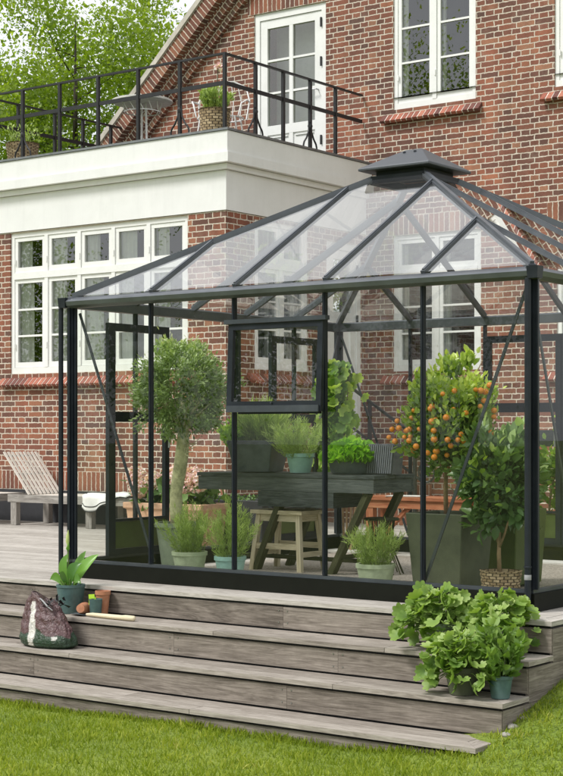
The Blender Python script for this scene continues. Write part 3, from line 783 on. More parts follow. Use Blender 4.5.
def glazed_door(nm, o, U, N, w, h, glass0, rows, cols=2):
    o, U, N = Vector(o), Vector(U), Vector(N); Zv = Vector((0, 0, 1)); ax = (U, N, Zv)
    W = lambda u, n, z: o + U*u + N*n + Zv*z
    m = MB(); pane = MB(); bk = MB()
    def B(u0, u1, z0, z1, n, d=.06): m.box(W((u0+u1)/2, n-d/2, (z0+z1)/2), (u1-u0, d, z1-z0), ax)
    B(0, .08, 0, h, -.02, .1); B(w-.08, w, 0, h, -.02, .1); B(.08, w-.08, h-.09, h, -.021, .1)
    a, b, top = .085, w-.085, h-.095
    B(a, a+.11, .01, top, -.035); B(b-.11, b, .01, top, -.035); B(a+.11, b-.11, top-.11, top, -.036); B(a+.11, b-.11, .01, .16, -.036)
    B(a+.11, b-.11, glass0-.12, glass0, -.036); B(a+.11, b-.11, .16, glass0-.12, -.055, .03)
    n2 = cols
    pw = (b-a-.22-.06*(n2-1))/n2
    for i in range(n2):
        u0 = a+.11+(pw+.06)*i
        if i: B(u0-.06, u0, .16, top-.11, -.037, .05)
        B(u0+.03, u0+pw-.03, glass0-.16, glass0-.145, -.04, .03)
        for r_ in range(rows):
            za, zb = glass0+(top-.11-glass0)*r_/rows, glass0+(top-.11-glass0)*(r_+1)/rows
            if r_: B(u0, u0+pw, za-.014, za+.014, -.04, .045)
            pane.poly([W(u0, -.062, za), W(u0+pw, -.064, za), W(u0+pw, -.066, zb), W(u0, -.064, zb)])
    bk.poly([W(0, -.5, 0), W(w, -.5, 0), W(w, -.5, h), W(0, -.5, h)])
    d = m.build('door', M['white_paint'], house, bevel=.004)
    pane.build('pane', M['window_glass'], d); bk.build('room_recess', M['curtain'], d)
    hd = MB(); hd.tube([W(w-.14, -.03, 1.0), W(w-.14, .03, 1.0), W(w-.24, .035, 1.0)], .009, 8); hd.build('handle', M['steel'], d, smooth=40)
    for zz in (.35, 1.35, 1.85):
        hg = MB(); hg.box(W(w-.083, -.012, zz*h/2.1), (.022, .02, .12), ax); hg.build('hinge', M['black_paint'], d)
    return d
glazed_door('door', (DB[0], YM, DB[2]), (1, 0, 0), (0, -1, 0), DB[1]-DB[0], DB[3]-DB[2], .62, 3)
glazed_door('door', (XC, DS[0], DS[2]), (0, 1, 0), (1, 0, 0), DS[1]-DS[0], DS[3]-DS[2], 1.75, 1, 1)

# brick stair up to the side door, with an iron handrail
stair = thing('brick_stair', (-5.7, 7.3, 0), 'brick stair rising to the white side door behind the greenhouse', 'stairs')
m = MB(); m.bx(XC+.04, -5.95, 6.86, YM-.01, 0, .78); m.build('landing', M['brick'], stair)
for i in range(4):
    m = MB(); m.bx(-5.945+.28*i, -5.67+.28*i, 6.86, YM-.01, 0, .78-.175*(i+1)+.02); m.build('step', M['soldier'], stair)
hr = thing('stair_handrail', (-5.4, 6.8, .0), 'black iron stair handrail with a scrolled end behind the citrus tree', 'handrail')
m = MB(); m.bar((-6.30, 6.80, 1.86), (-4.90, 6.80, .96), .03, .03); m.build('top_rail', M['black_paint'], hr)
m = MB(); m.bar((-6.30, 6.80, 1.40), (-4.90, 6.80, .50), .024, .024); m.build('lower_rail', M['black_paint'], hr)
for x, z0, z1 in ((-6.25, .78, 1.82), (-5.65, .5, 1.43), (-5.03, 0., 1.03)):
    m = MB(); m.bx(x-.018, x+.018, 6.782, 6.818, z0, z1); m.build('post', M['black_paint'], hr)
m = MB(); pts = []
for k in range(26):
    a = k*.42; rr = .13*(1-k/30); pts.append((-4.86+rr*math.cos(a+2.2)*1., 6.80, .62+rr*math.sin(a+2.2)))
m.tube(pts, .012, 6); m.build('scroll', M['black_paint'], hr, smooth=50)

# ------------------------------------------------------------------ terrace railing and furniture
rail = thing('terrace_railing', (-8.3, 5.05, 4.43), 'black wrought iron railing around the flat roof terrace of the bay', 'railing')
yr, xr, xl = YB+.03, XC-.04, XE+.05
ZT, ZM, ZL = 5.285, 4.96, 4.44
for z, w, h in ((ZT, .035, .022), (ZM, .018, .045)):
    m = MB(); m.bar((XE-.2, yr, z), (xr+.02, yr, z), w, h); m.build('rail', M['black_paint'], rail)
    m = MB(); m.bar((xr, yr, z-.001), (xr, YM-.02, z-.001), w, h); m.build('rail', M['black_paint'], rail)
    m = MB(); m.bar((xl, yr, z-.001), (xl, YM-.02, z-.001), w, h); m.build('rail', M['black_paint'], rail)
posts = [(x, yr) for x in (-10.2, -9.57, -8.94, -8.31, -7.68, -7.05)] + [(xr, yr)] + [(xr, y) for y in (5.58, 6.11, 6.65, 7.18)] + [(xl, y) for y in (5.6, 6.26, 6.79, 7.34)]
for i, (x, y) in enumerate(posts):
    m = MB(); m.bx(x-.018, x+.018, y-.018, y+.018, ZL-.008, ZT-.011); m.build('post', M['black_paint'], rail)
    if (x, y) in ((-7.05, yr), (xr, 5.58), (xr, 6.65), (-9.57, yr)):
        du = Vector((1, 0, 0)) if y == yr else Vector((0, 1, 0))
        m = MB()
        for s in (-1, 1):
            base = Vector((x, y, 0))
            q = [(.022, 4.78), (.024, 4.72), (.03, 4.66), (.075, 4.58), (.12, 4.53), (.135, 4.49), (.13, ZL)]
            m.tube([base+du*(s*a)+Vector((0, 0, z)) for a, z in q], .011, 6)
        m.tube([(x, y, 4.70), (x, y, 4.73), (x, y, 4.76)], [.022, .032, .022], 8)
        m.build('scroll_foot', M['black_paint'], rail, smooth=50)

tb = thing('round_table', (-8.77, 6.32, 4.435), 'round pale garden table on the roof terrace in front of the gable edge', 'table')
m = MB(); m.lathe((-8.77, 6.32, 5.24), [(.001, 0), (.37, 0), (.385, .008), (.385, .03), (.37, .036), (.001, .036)], 40); m.build('table_top', plain('pale_table', (.55, .54, .51), .6), tb, smooth=40)
m = MB()
for k in range(12):
    a = k*math.pi/6; m.bar((-8.77+.25*math.cos(a), 6.32+.25*math.sin(a), 5.235), (-8.77+.22*math.cos(a+.26), 6.32+.22*math.sin(a+.26), 5.13), .008, .008)
m.lathe((-8.77, 6.32, 5.12), [(.22, 0), (.23, 0), (.23, .012), (.22, .012)], 24); m.build('apron', M['wire_white'], tb)
for k in range(3):
    a = k*2.094+.3; m = MB()
    m.tube([(-8.77+.05*math.cos(a), 6.32+.05*math.sin(a), 5.24), (-8.77+.06*math.cos(a), 6.32+.06*math.sin(a), 4.8), (-8.77+.24*math.cos(a), 6.32+.24*math.sin(a), 4.44)], .014, 8); m.build('leg', M['wire_white'], tb, smooth=50)

def wire_chair(x, y, z, label, rz):
    t = thing('wire_chair', (x, y, z), label, 'chair')
    ca, sa = math.cos(rz), math.sin(rz)
    W = lambda a, b, c: (x+ca*a*1.18-sa*b, y+sa*a*1.18+ca*b, z+c)
    m = MB(); pts = [W(.24*math.cos(k*math.pi/10), .22*math.sin(k*math.pi/10), .45) for k in range(21)]; m.tube(pts, .009, 6, False)
    for k in range(-3, 4): m.tube([W(.068*k, -math.sqrt(max(.0, .05-(.068*k)**2)), .45), W(.068*k, math.sqrt(max(.0, .05-(.068*k)**2)), .45)], .005, 5)
    m.build('seat', M['wire_white'], t, smooth=60)
    m = MB(); pts = [W(-.25, .12, .45), W(-.27, .20, .7), W(-.22, .26, .88), W(-.08, .29, .96), W(.08, .29, .96), W(.22, .26, .88), W(.27, .20, .7), W(.25, .12, .45)]
    m.tube(pts, .011, 6)
    for k in range(-2, 3): m.tube([W(.08*k, .22, .45), W(.085*k, .27, .7), W(.06*k, .285, .95)], .006, 5)
    m.tube([W(-.27, .20, .68), W(-.29, -.05, .66), W(-.25, -.17, .6), W(-.22, -.18, .45)], .01, 6); m.tube([W(.27, .20, .68), W(.29, -.05, .66), W(.25, -.17, .6), W(.22, -.18, .45)], .01, 6)
    m.build('backrest', M['wire_white'], t, smooth=60)
    for a, b in ((-.2, -.18), (.2, -.18), (-.2, .2), (.2, .2)):
        m = MB(); m.tube([W(a*.9, b*.9, .45), W(a*1.05, b*1.05, .2), W(a*1.2, b*1.2, .006)], .01, 6); m.build('leg', M['wire_white'], t, smooth=60)
wire_chair(-7.47, 6.28, 4.432, 'white wire armchair on the roof terrace around the wicker planter', .45)
def wicker_planter(x, y, z, r, h, label, flowers, n=420):
    t = thing('wicker_planter', (x, y, z), label, 'planter')
    m = MB(); prof = [(.001, .003), (r*.82, .003)]
    for k in range(15): prof.append((r*(.82+.18*k/14)+(.006 if k % 2 else -.006), .01+(h-.02)*k/14))
    prof += [(r*1.03, h), (r*.94, h), (r*.92, h-.05), (.001, h-.05)]
    m.lathe((x, y, z), prof, 30); m.build('basket', M['wicker'], t, smooth=70)
    tuft('foliage', M['rosemary'], t, (x, y, z+h-.05), r*1.05, .36, n*5, .05, T_LEAF, .8, 40)
    if flowers:
        k = 22; P = np.array((x, y, z+h+.40))+RNG.normal(size=(k, 3))*.025
        leaf_mesh('flower', M['pink'], t, P+np.array((.05, 0, .1)), rdir(k), rdir(k), .06, RNG.random(k), T_PETAL)
        m = MB(); m.tube([(x, y, z+h), (x+.03, y, z+h+.2), (x+.05, y, z+h+.5)], .006, 5); m.build('stem', M['leg_wood'], t)
    return t
wicker_planter(-7.22, 5.86, 4.434, .19, .46, 'tall wicker planter with a pink flower on the terrace corner', True)
wicker_planter(-10.02, 5.45, 4.434, .21, .30, 'low wicker planter at the far left of the roof terrace', False, 60)

# ================================================================== GREENHOUSE
GX, GY, GH = -3.87, 3.56, 2.05          # extent in x (to 0), y (0 to GY), eave height
gh = thing('greenhouse', (GX/2, GY/2, 0), 'black framed glass greenhouse with a hipped glass roof standing on the deck', 'greenhouse')
A = M['alu']
def part(nm, m, mat=None, **k): return m.build(nm, mat or A, gh, **k)
# base frame
m = MB(); e = .035
m.bx(GX-e, e, -e, .03, .002, .112); m.bx(GX-e, e, GY-.03, GY+e, .002, .112); m.bx(GX-e, GX+.03, .031, GY-.031, .002, .112); m.bx(-.03, e, .031, GY-.031, .002, .112)
part('base_frame', m, M['base'], bevel=.004)
m = MB(); e = .02
m.bx(GX-e, e, -e, .025, .114, .136); m.bx(GX-e, e, GY-.025, GY+e, .114, .136); m.bx(GX-e, GX+.025, .026, GY-.026, .114, .136); m.bx(-.025, e, .026, GY-.026, .114, .136)
part('sill_rail', m, M['alu_grey'], bevel=.002)
# posts
def corner_post(x, y):
    m = MB(); s = .025
    m.bx(x-s, x+s, y-s, y+s, .138, GH-.02)
    for dx, dy in ((1, 0), (-1, 0), (0, 1), (0, -1)):
        m.bx(x+dx*(s+.006)-.010-(.004 if dx else 0), x+dx*(s+.006)+.010+(.004 if dx else 0), y+dy*(s+.006)-.010, y+dy*(s+.006)+.010, .139, GH-.021)
    part('corner_post', m, bevel=.003)
for x in (GX, 0):
    for y in (0, GY): corner_post(x, y)
PXS = [-3.08, -2.31, -1.54, -.775]; PYS = [.712, 1.424, 2.136, 2.848]
def slim_post(x, y, alongx):
    m = MB(); a, b = (.012, .016) if alongx else (.016, .012)
    m.bx(x-a, x+a, y-b, y+b, .138, GH-.02); m.bx(x-a*(.5 if alongx else 1.35), x+a*(.5 if alongx else 1.35), y-b*(1.35 if alongx else .5), y+b*(1.35 if alongx else .5), .139, GH-.021)
    part('post', m, bevel=.002)
for x in PXS:
    for y in (0, GY): slim_post(x, y, True)
for y in PYS:
    slim_post(0, y, False)
    if y in (PYS[0], PYS[3]): slim_post(GX, y, False)
# eaves: gutter profile
def eave(p, q, n):
    p, q, n = Vector(p), Vector(q), Vector(n); d = (q-p).normalized()
    prof = [(-.02, -.02), (.03, -.022), (.062, -.004), (.072, .026), (.06, .040), (-.005, .062), (-.02, .05)]
    m = MB(); m.loft([[c + n*a + Vector((0, 0, b)) for a, b in prof] for c in (p, q)], True)
    return m
for p, q, n in (((GX-.05, 0, GH), (.05, 0, GH), (0, -1, 0)), ((.05, GY, GH), (GX-.05, GY, GH), (0, 1, 0)), ((GX, GY+.05, GH), (GX, -.05, GH), (-1, 0, 0)), ((0, -.05, GH), (0, GY+.05, GH), (1, 0, 0))):
    part('eave_gutter', eave(p, q, n), M['bar'], smooth=30)
for x in (GX, 0):
    for y in (0, GY):
        m = MB(); sx, sy = (1 if x == 0 else -1), (1 if y == GY else -1)
        m.box((x+sx*.04, y+sy*.04, GH+.018), (.078, .078, .075), taper=.85); part('gutter_corner', m, bevel=.02)
# roof: hips to a small square opening at the top
AX0, AX1, AY0, AY1, AZ = -2.17, -1.70, 1.545, 2.015, 3.03
E0 = GH+.055
cr = {(0, 0): ((0, 0, E0), (AX1, AY0, AZ)), (1, 0): ((GX, 0, E0), (AX0, AY0, AZ)), (1, 1): ((GX, GY, E0), (AX0, AY1, AZ)), (0, 1): ((0, GY, E0), (AX1, AY1, AZ))}
for k, (p, q) in cr.items():
    m = MB(); p, q = Vector(p), Vector(q); m.bar(p, q, .05, .035); m.bar(p+Vector((0, 0, .022)), q+Vector((0, 0, .022)), .028, .03); part('hip_bar', m, M['bar'])
m = MB()
for a, b in (((AX0, AY0), (AX1, AY0)), ((AX1, AY0), (AX1, AY1)), ((AX1, AY1), (AX0, AY1)), ((AX0, AY1), (AX0, AY0))): m.bar((*a, AZ), (*b, AZ), .05, .06)
part('apex_ring', m)
def slope_z(axis, v):      # how far in (from the eave) the roof goes at position v along it
    pass
def roof_side(fixed, lo, hi, ap0, ap1, depth_ap, posts, axis):
    """axis 0: eave along x at y=fixed; axis 1: eave along y at x=fixed"""
    sg = 1 if depth_ap > fixed else -1; run = abs(depth_ap-fixed); rise = AZ-E0
    def P(v, t): 
        d = fixed+sg*run*t; z = E0+rise*t
        return Vector((v, d, z)) if axis == 0 else Vector((d, v, z))
    def tmax(v):
        if v < ap0: return (v-lo)/(ap0-lo)
        if v > ap1: return (hi-v)/(hi-ap1)
        return 1.
    for v in posts:
        t = tmax(v); m = MB(); n = (P(v, 1)-P(v, 0)).cross(Vector((1, 0, 0)) if axis == 0 else Vector((0, 1, 0)))
        a, b = P(v, .0), P(v, t)
        m.bar(a+Vector((0, 0, .002)), b+Vector((0, 0, .002)), .03, .045); m.bar(a+Vector((0, 0, .03)), b+Vector((0, 0, .03)), .016, .014); part('roof_bar', m, M['bar'])
    vs = [lo]+list(posts)+[hi]
    for a, b in zip(vs[:-1], vs[1:]):
        pts = [P(a, .0)]
        if b == hi and False: pass
        pts.append(P(b, .0))
        if tmax(b) > 0: pts.append(P(b, tmax(b)))
        for c in (ap1, ap0):
            if a < c < b: pts.append(P(c, 1.))
        if tmax(a) > 0: pts.append(P(a, tmax(a)))
        m = MB(); up = Vector((0, 0, .016)); m.poly([p+up for p in pts]); part('roof_pane', m, M['roof_glass'])
roof_side(0, GX, 0, AX0, AX1, AY0, PXS, 0); roof_side(GY, GX, 0, AX0, AX1, AY1, PXS, 0)
roof_side(GX, 0, GY, AY0, AY1, AX0, PYS, 1); roof_side(0, 0, GY, AY0, AY1, AX1, PYS, 1)
# vent cap over the apex
cx, cy = (AX0+AX1)/2, (AY0+AY1)/2
m = MB(); a = .318; z0 = 3.10
def ring(ax_, ay_, z): return [(cx-ax_, cy-ay_, z), (cx+ax_, cy-ay_, z), (cx+ax_, cy+ay_, z), (cx-ax_, cy+ay_, z)]
m.loft([ring(a, a, z0), ring(a, a, z0+.02), ring(.075, .02, z0+.18)], True); part('vent_cap', m, plain('cap_metal', (.075, .082, .092), .42, .3, vary=.12, nscale=4, bump=.02), bevel=.004)
m = MB(); m.bx(AX0+.02, AX1-.02, AY0+.02, AY1-.02, AZ+.032, z0-.002); part('vent_collar', m)
for dx in (-.06, .06):
    m = MB(); m.lathe((cx+dx*.8, cy-.075, z0+.146), [(.012, 0), (.012, .012), (.001, .013)], 8); part('cap_screw', m)
# wall panes ---------------------------------------------------------------
Z0, Z1 = .138, GH-.03
def pane(pts): m = MB(); m.poly(pts); part('glass_pane', m, M['glass'])
vx = [GX]+PXS+[0]; vy = [0]+PYS+[GY]; VB, VT = 1.235, 1.84       # hopper window low/high edge
for i, (a, b) in enumerate(zip(vx[:-1], vx[1:])):
    for y in (0, GY):
        if i == 2 and y == 0:
            pane([(a, y, Z0), (b, y, Z0), (b, y, VB), (a, y, VB)]); pane([(a, y, VT), (b, y, VT), (b, y, Z1), (a, y, Z1)])
        elif i in (2, 3) and y == GY: pane([(a, y, 1.93), (b, y, 1.93), (b, y, Z1), (a, y, Z1)])
        else: pane([(a, y, Z0), (b, y, Z0), (b, y, Z1), (a, y, Z1)])
for i, (a, b) in enumerate(zip(vy[:-1], vy[1:])):
    for x in (GX, 0):
        zl = 1.955 if x == GX and 0 < i < 4 else Z0
        pane([(x, a, zl), (x, b, zl), (x, b, Z1), (x, a, Z1)])
# hopper window hinged at its top and propped open
xa, xb = -2.315, -1.515
hw = MB()
th = R(2.6); dn = Vector((0, -math.sin(th), -math.cos(th))); nn = Vector((0, -math.cos(th), math.sin(th)))
top = Vector((0, -.045, VT)); L = VT-VB
W = lambda x, s, n=0.: Vector((x, top.y, top.z)) + dn*s + nn*n
AXS = (Vector((1, 0, 0)), nn, -dn)
for u0, u1, s0, s1 in ((xa, xa+.042, 0, L), (xb-.042, xb, 0, L), (xa+.042, xb-.042, 0, .04), (xa+.042, xb-.042, L-.07, L)):
    hw.box(W((u0+u1)/2, (s0+s1)/2), (u1-u0, .03, s1-s0), AXS)
win = hw.build('vent_window', A, gh, bevel=.003)
m = MB(); m.poly([W(xa+.05, .04), W(xb-.05, .04), W(xb-.05, L-.06), W(xa+.05, L-.06)]); m.build('pane', M['glass'], win)
m = MB(); m.box(W((xa+xb)/2, L-.018, .024), (xb-xa-.02, .014, .045), AXS); m.build('drip_bar', M['alu_grey'], win)
m = MB(); m.bar((xa-.03, -.05, VT+.018), (xb+.03, -.05, VT+.018), .05, .03); m.build('hinge_rail', M['alu_grey'], win, bevel=.004)
m = MB()
for x in (-2.31+.03, -1.54-.03): m.bx(x-.012, x+.012, -.012, .02, VB+.01, VT-.02)
m.bx(-2.27, -1.58, -.012, .02, VB-.015, VB+.015); part('window_casing', m)
m = MB(); m.tube([(-1.92, .0, VB+.05), (-1.92, -.10, VB+.06)], .006, 6); m.tube([(-1.92, .0, VB+.05), (-1.92, .12, VB+.06)], .006, 6); m.build('stay', M['alu_grey'], win)
# downpipes, braces
m = MB(); m.tube([(GX-.075, -.045, GH-.02), (GX-.075, -.045, .02)], .019, 12); part('downpipe', m, smooth=40)
m = MB(); m.tube([(.0, -.055, GH-.02), (.0, -.055, .05)], .02, 12); part('downpipe', m, smooth=40)
m = MB(); m.lathe((.0, -.055, .20), [(.0215, 0), (.022, .001), (.022, .03), (.0215, .031)], 16); part('sticker', m, M['sticker'], smooth=40)
m = MB(); m.lathe((.0, -.055, .27), [(.021, 0), (.024, .002), (.024, .012), (.021, .014)], 16); part('pipe_collar', m, smooth=40)
for p, q in (((GX+.05, .03, GH-.06), (PXS[0], .03, .15)), ((-.05, .03, GH-.06), (PXS[3], .03, .15)), ((GX+.05, GY-.03, GH-.06), (PXS[0], GY-.03, .15)), ((-.05, GY-.03, GH-.06), (PXS[3], GY-.03, .15)),
             ((GX+.03, GY-.05, GH-.06), (GX+.03, PYS[3], .15)), ((-.03, .05, GH-.06), (-.03, PYS[0], .15)), ((-.03, GY-.05, GH-.06), (-.03, PYS[3], .15))):
    m = MB(); m.bar(p, q, .010, .020); part('brace', m, M['alu_grey'])
# doors: one in the left side, double door in the back wall
def gh_door(o, U, N, w, h, leaves, mid):
    o, U, N = Vector(o), Vector(U), Vector(N); Zv = Vector((0, 0, 1)); ax = (U, N, Zv)
    W = lambda u, n, z: o+U*u+N*n+Zv*z
    lw = w/leaves
    for i in range(leaves):
        a, b = lw*i+.003, lw*(i+1)-.003
        m = MB()
        for u0, u1, z0, z1 in ((a, a+.075, .0, h), (b-.05, b, .0, h), (a+.075, b-.05, h-.06, h), (a+.075, b-.05, 0, .05), (a+.075, b-.05, mid-.04, mid+.04), (a+.075, b-.05, .40-.138, .42-.138)):
            m.box(W((u0+u1)/2, 0, (z0+z1)/2), (u1-u0, .036, z1-z0), ax)
        d = m.build('door', A, gh, bevel=.003)
        m = MB()
        for z0, z1 in ((.43-.138, mid-.04), (mid+.04, h-.06)): m.poly([W(a+.07, 0, z0), W(b-.045, 0, z0), W(b-.045, 0, z1), W(a+.07, 0, z1)])
        m.build('pane', M['glass'], d)
        m = MB(); m.box(W((a+b)/2+.012, 0, .156), (lw-.13, .014, .208), ax); m.build('green_reflection_panel', M['dark_green'], d)  # opaque panel added to stand in for green reflections low in the glass
        m = MB(); m.tube([W(b-.04, .0, .95), W(b-.04, .05, .95), W(b-.04, .05, .83)], .009, 8); m.build('handle', M['steel'], d, smooth=40)
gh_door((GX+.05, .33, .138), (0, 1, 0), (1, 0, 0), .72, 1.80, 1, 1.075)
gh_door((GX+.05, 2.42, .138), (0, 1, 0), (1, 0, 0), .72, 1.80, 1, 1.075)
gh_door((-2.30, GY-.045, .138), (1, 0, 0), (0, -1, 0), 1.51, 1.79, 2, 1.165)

# ================================================================== INSIDE THE GREENHOUSE
# olive topiary
x, y = -3.36, .66
t = thing('potted_olive_tree', (x, y, 0), 'round clipped olive tree on a thick pale trunk in an olive grey pot', 'potted tree')
round_pot(t, (x, y, .023), .14, .185, .375, M['olive_pot'])
m = MB(); m.tube([(x-.02, y, .36), (x-.04, y, .5), (x-.045, y, .62), (x-.01, y, .78), (x+.015, y, .92), (x+.03, y, 1.05), (x+.02, y, 1.22), (x, y, 1.4)],
             [.062, .052, .047, .051, .052, .046, .04, .02], 14); m.build('trunk', M['bark'], t, smooth=180)
m = MB()
for k in range(14):
    a = k*2.4; m.tube([(x+.02, y, 1.08), (x+.16*math.cos(a), y+.16*math.sin(a), 1.22+.04*(k % 4)), (x+.27*math.cos(a+.2), y+.27*math.sin(a+.2), 1.32+.08*(k % 4))], [.014, .009, .004], 6)
for k in range(5):
    a = .2+k*.35; m.tube([(x+.03, y, 1.03), (x+.12, y-.02*k, 1.0-.02*k), (x+.20+.01*k, y-.04*k, 1.05-.035*k)], [.005, .004, .002], 5)
m.build('branch', M['bark'], t, smooth=60)
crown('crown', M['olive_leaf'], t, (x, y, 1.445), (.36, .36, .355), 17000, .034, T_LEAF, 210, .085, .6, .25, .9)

def rosemary(x, y, r, ph, pr, mat, h, label, n=1500, lm='rosemary', z=.0, pot='round', nm='potted_rosemary', leaf=.042):
    t = thing(nm, (x, y, z), label, 'potted herb')
    round_pot(t, (x, y, z), pr*.78, pr, ph, mat, .014, .03)
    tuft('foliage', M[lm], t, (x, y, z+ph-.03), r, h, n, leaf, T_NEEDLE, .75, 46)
    return t
rosemary(-3.00, .34, .19, .19, .125, M['sage_pot'], .40, 'bushy rosemary in a pale sage pot at the foot of the olive trunk', 4200, z=.022)
rosemary(-2.64, .37, .20, .17, .11, M['mint_pot'], .42, 'bushy rosemary in a small blue green pot beside the second front post', 3800, z=.022)
rosemary(-1.37, .36, .19, .18, .128, M['sage_pot'], .32, 'low rosemary in a pale sage pot standing alone below the bench end', 3600, z=.022)

# potting bench
t = thing('potting_bench', (-2.8, 1.48, 0), 'long black timber potting bench on slanted legs inside the greenhouse', 'bench')
m = MB(grain=True)
for k in range(4): m.bx(-3.64, -1.93, 1.20+.143*k, 1.20+.143*k+.14, .742, .77)
m.build('bench_top', M['bench_wood'], t, bevel=.003)
m = MB(grain=True); m.bx(-3.63, -1.94, 1.205, 1.235, .635, .740); m.bx(-3.63, -1.94, 1.735, 1.765, .635, .740); m.bx(-1.97, -1.94, 1.237, 1.733, .636, .740); m.bx(-3.63, -3.60, 1.237, 1.733, .636, .740); m.build('apron', M['bench_wood'], t, bevel=.003)
m = MB(grain=True); m.bx(-3.02, -2.30, 1.199, 1.60, .515, .633); m.build('drawer', M['bench_wood'], t, bevel=.003)
for y in (1.26, 1.70):
    for a, b in ((-2.80, -3.08), (-2.02, -2.36)):
        m = MB(grain=True); m.bar((a, y, .635), (b, y, .006), .045, .07, (0, 1, 0)); m.build('leg', M['leg_wood'], t, bevel=.003)
m = MB(grain=True); m.bar((-3.5, 1.48, .1), (-2.1, 1.48, .1), .05, .03); m.bar((-2.28, 1.26, .14), (-2.28, 1.70, .14), .04, .03); m.build('stretcher', M['leg_wood'], t)
ZB = .772
# things on the bench
t = thing('potted_grasses', (-3.16, 1.42, ZB), 'tapered square slate black planter of grassy herbs on the potting bench', 'potted herb')
square_pot(t, (-3.18, 1.42, ZB), .30, .40, .255, M['slate_pot'], rot=.25)
tuft('foliage', M['rosemary'], t, (-3.14, 1.42, ZB+.22), .22, .36, 3800, .07, T_NEEDLE, .5, 60)
tuft('trailing_foliage', M['yellowgreen'], t, (-3.36, 1.34, ZB+.20), .16, .24, 700, .045, T_WIDE, 1., 18)
rosemary(-2.74, 1.38, .25, .155, .105, M['mint_pot'], .30, 'wide feathery rosemary in a mint green pot on the potting bench', 5200, z=ZB, leaf=.04)
t = thing('lettuce_bowl', (-2.28, 1.42, ZB), 'bright green lettuce in a shallow black bowl on the bench', 'potted salad')
m = MB(); m.lathe((-2.28, 1.42, ZB), [(.001, .002), (.15, .002), (.165, .02), (.18, .10), (.188, .105), (.188, .12), (.172, .12), (.165, .08), (.001, .08)], 30); m.build('bowl', M['slate_pot'], t, smooth=40)
m = MB(); m.lathe((-2.28, 1.42, ZB), [(.166, .09), (.1, .1), (.001, .105)], 20); m.build('soil', M['soil'], t, smooth=60)
k = 1500; a = RNG.random(k)*6.283; q = np.sqrt(RNG.random(k))*.21
P = np.stack([-2.28+q*np.cos(a), 1.42+q*np.sin(a), ZB+.09+.16*RNG.random(k)*(1-(q/.25)**2)], 1)
leaf_mesh('foliage', M['lettuce'], t, P, np.stack([np.cos(a)*.6, np.sin(a)*.6, np.ones(k)*.7], 1)+rdir(k)*.6, rdir(k)+np.array((0, 0, .6)), .045+.03*RNG.random(k), RNG.random(k)*.7+.3*(P[:, 2]-ZB)/.25, T_CURLY)
tc_ = thing('ribbed_crate', (-2.06, 1.5, ZB), 'dark grey ribbed box leaning beside the lettuce bowl on the bench', 'box')
m = MB(); ax = (Vector((1, 0, 0)), Vector((0, 1, 0)), Vector((0, 0, 1)))
cxb, cyb = -2.03, 1.46
for k in range(14):
    u = -.12+.24*k/13
    m.box((cxb+u+.012, cyb-.075, ZB+.118), (.011, .012, .215), (Vector((1, 0, 0)), Vector((0, 1, 0)), Vector((.10, .0, 1)).normalized()))
m.build('ribs', plain('rib_grey', (.11, .115, .13), .5), tc_)
m = MB(); m.box((cxb+.01, cyb, ZB+.117), (.27, .135, .23), (Vector((1, 0, 0)), Vector((0, 1, 0)), Vector((.10, 0, 1)).normalized())); m.build('box_body', M['plastic_grey'], tc_, bevel=.006)
m = MB()
for dx in (0, .022): m.tube([(cxb-.17+dx, cyb-.1, ZB+.004), (cxb-.165+dx, cyb-.1, ZB+.05), (cxb-.14+dx, cyb-.09, ZB+.09)], .004, 6)
m.build('wire_handle', M['steel'], tc_)

# stool
x, y = -2.87, 1.40
t = thing('wooden_stool', (x, y, .0), 'pale wooden stool with splayed legs under the potting bench', 'stool')
m = MB(grain=True)
for k in range(3): m.bx(x-.25, x+.25, y-.17+.115*k, y-.17+.115*k+.112, .452, .482)
m.build('seat', M['stool_wood'], t, bevel=.006)
m = MB(grain=True); m.bx(x-.2, x+.2, y-.135, y-.115, .395, .45); m.bx(x-.2, x+.2, y+.115, y+.135, .395, .45); m.bx(x-.2, x-.18, y-.11, y+.11, .395, .45); m.bx(x+.18, x+.2, y-.11, y+.11, .395, .45); m.build('seat_frame', M['stool_wood'], t)
for sx in (-1, 1):
    for sy in (-1, 1):
        m = MB(grain=True); m.bar((x+sx*.19, y+sy*.125, .452), (x+sx*.235, y+sy*.165, .004), .038, .038, (0, 1, 0)); m.build('leg', M['stool_wood'], t, bevel=.003)
m = MB(grain=True); m.bar((x-.22, y-.15, .20), (x+.22, y-.15, .20), .02, .045); m.bar((x-.22, y+.15, .20), (x+.22, y+.15, .20), .02, .045); m.bar((x-.22, y-.15, .14), (x-.22, y+.15, .14), .02, .04); m.bar((x+.22, y-.15, .14), (x+.22, y+.15, .14), .02, .04); m.build('stretcher', M['stool_wood'], t)

# red bench at the back
t = thing('wooden_table', (-2.68, 3.1, .0), 'low red brown wooden table at the back of the greenhouse', 'table')
m = MB(grain=True)
for k in range(3): m.bx(-3.20, -2.12, 2.92+.115*k, 2.92+.115*k+.112, .50, .53)
m.build('table_top', M['red_wood'], t, bevel=.004)
m = MB(grain=True); m.bx(-3.16, -2.16, 2.94, 2.965, .43, .499); m.bx(-3.16, -2.16, 3.215, 3.24, .43, .499); m.build('apron', M['red_wood'], t)
for xx in (-3.12, -2.22):
    for yy in (2.975, 3.205):
        m = MB(grain=True); m.bx(xx-.035, xx+.035, yy-.03, yy+.03, .012, .499); m.build('leg', M['red_wood'], t, bevel=.003)
m = MB(grain=True); m.bar((-3.08, 2.99, .12), (-2.75, 2.99, .43), .03, .05, (0, 1, 0)); m.build('brace', M['red_wood'], t)
m = MB(); m.box((-2.8, 3.05, .536), (.32, .22, .006), (Vector((.97, .2, 0)).normalized(), Vector((-.2, .97, 0)).normalized(), Vector((0, 0, 1))))
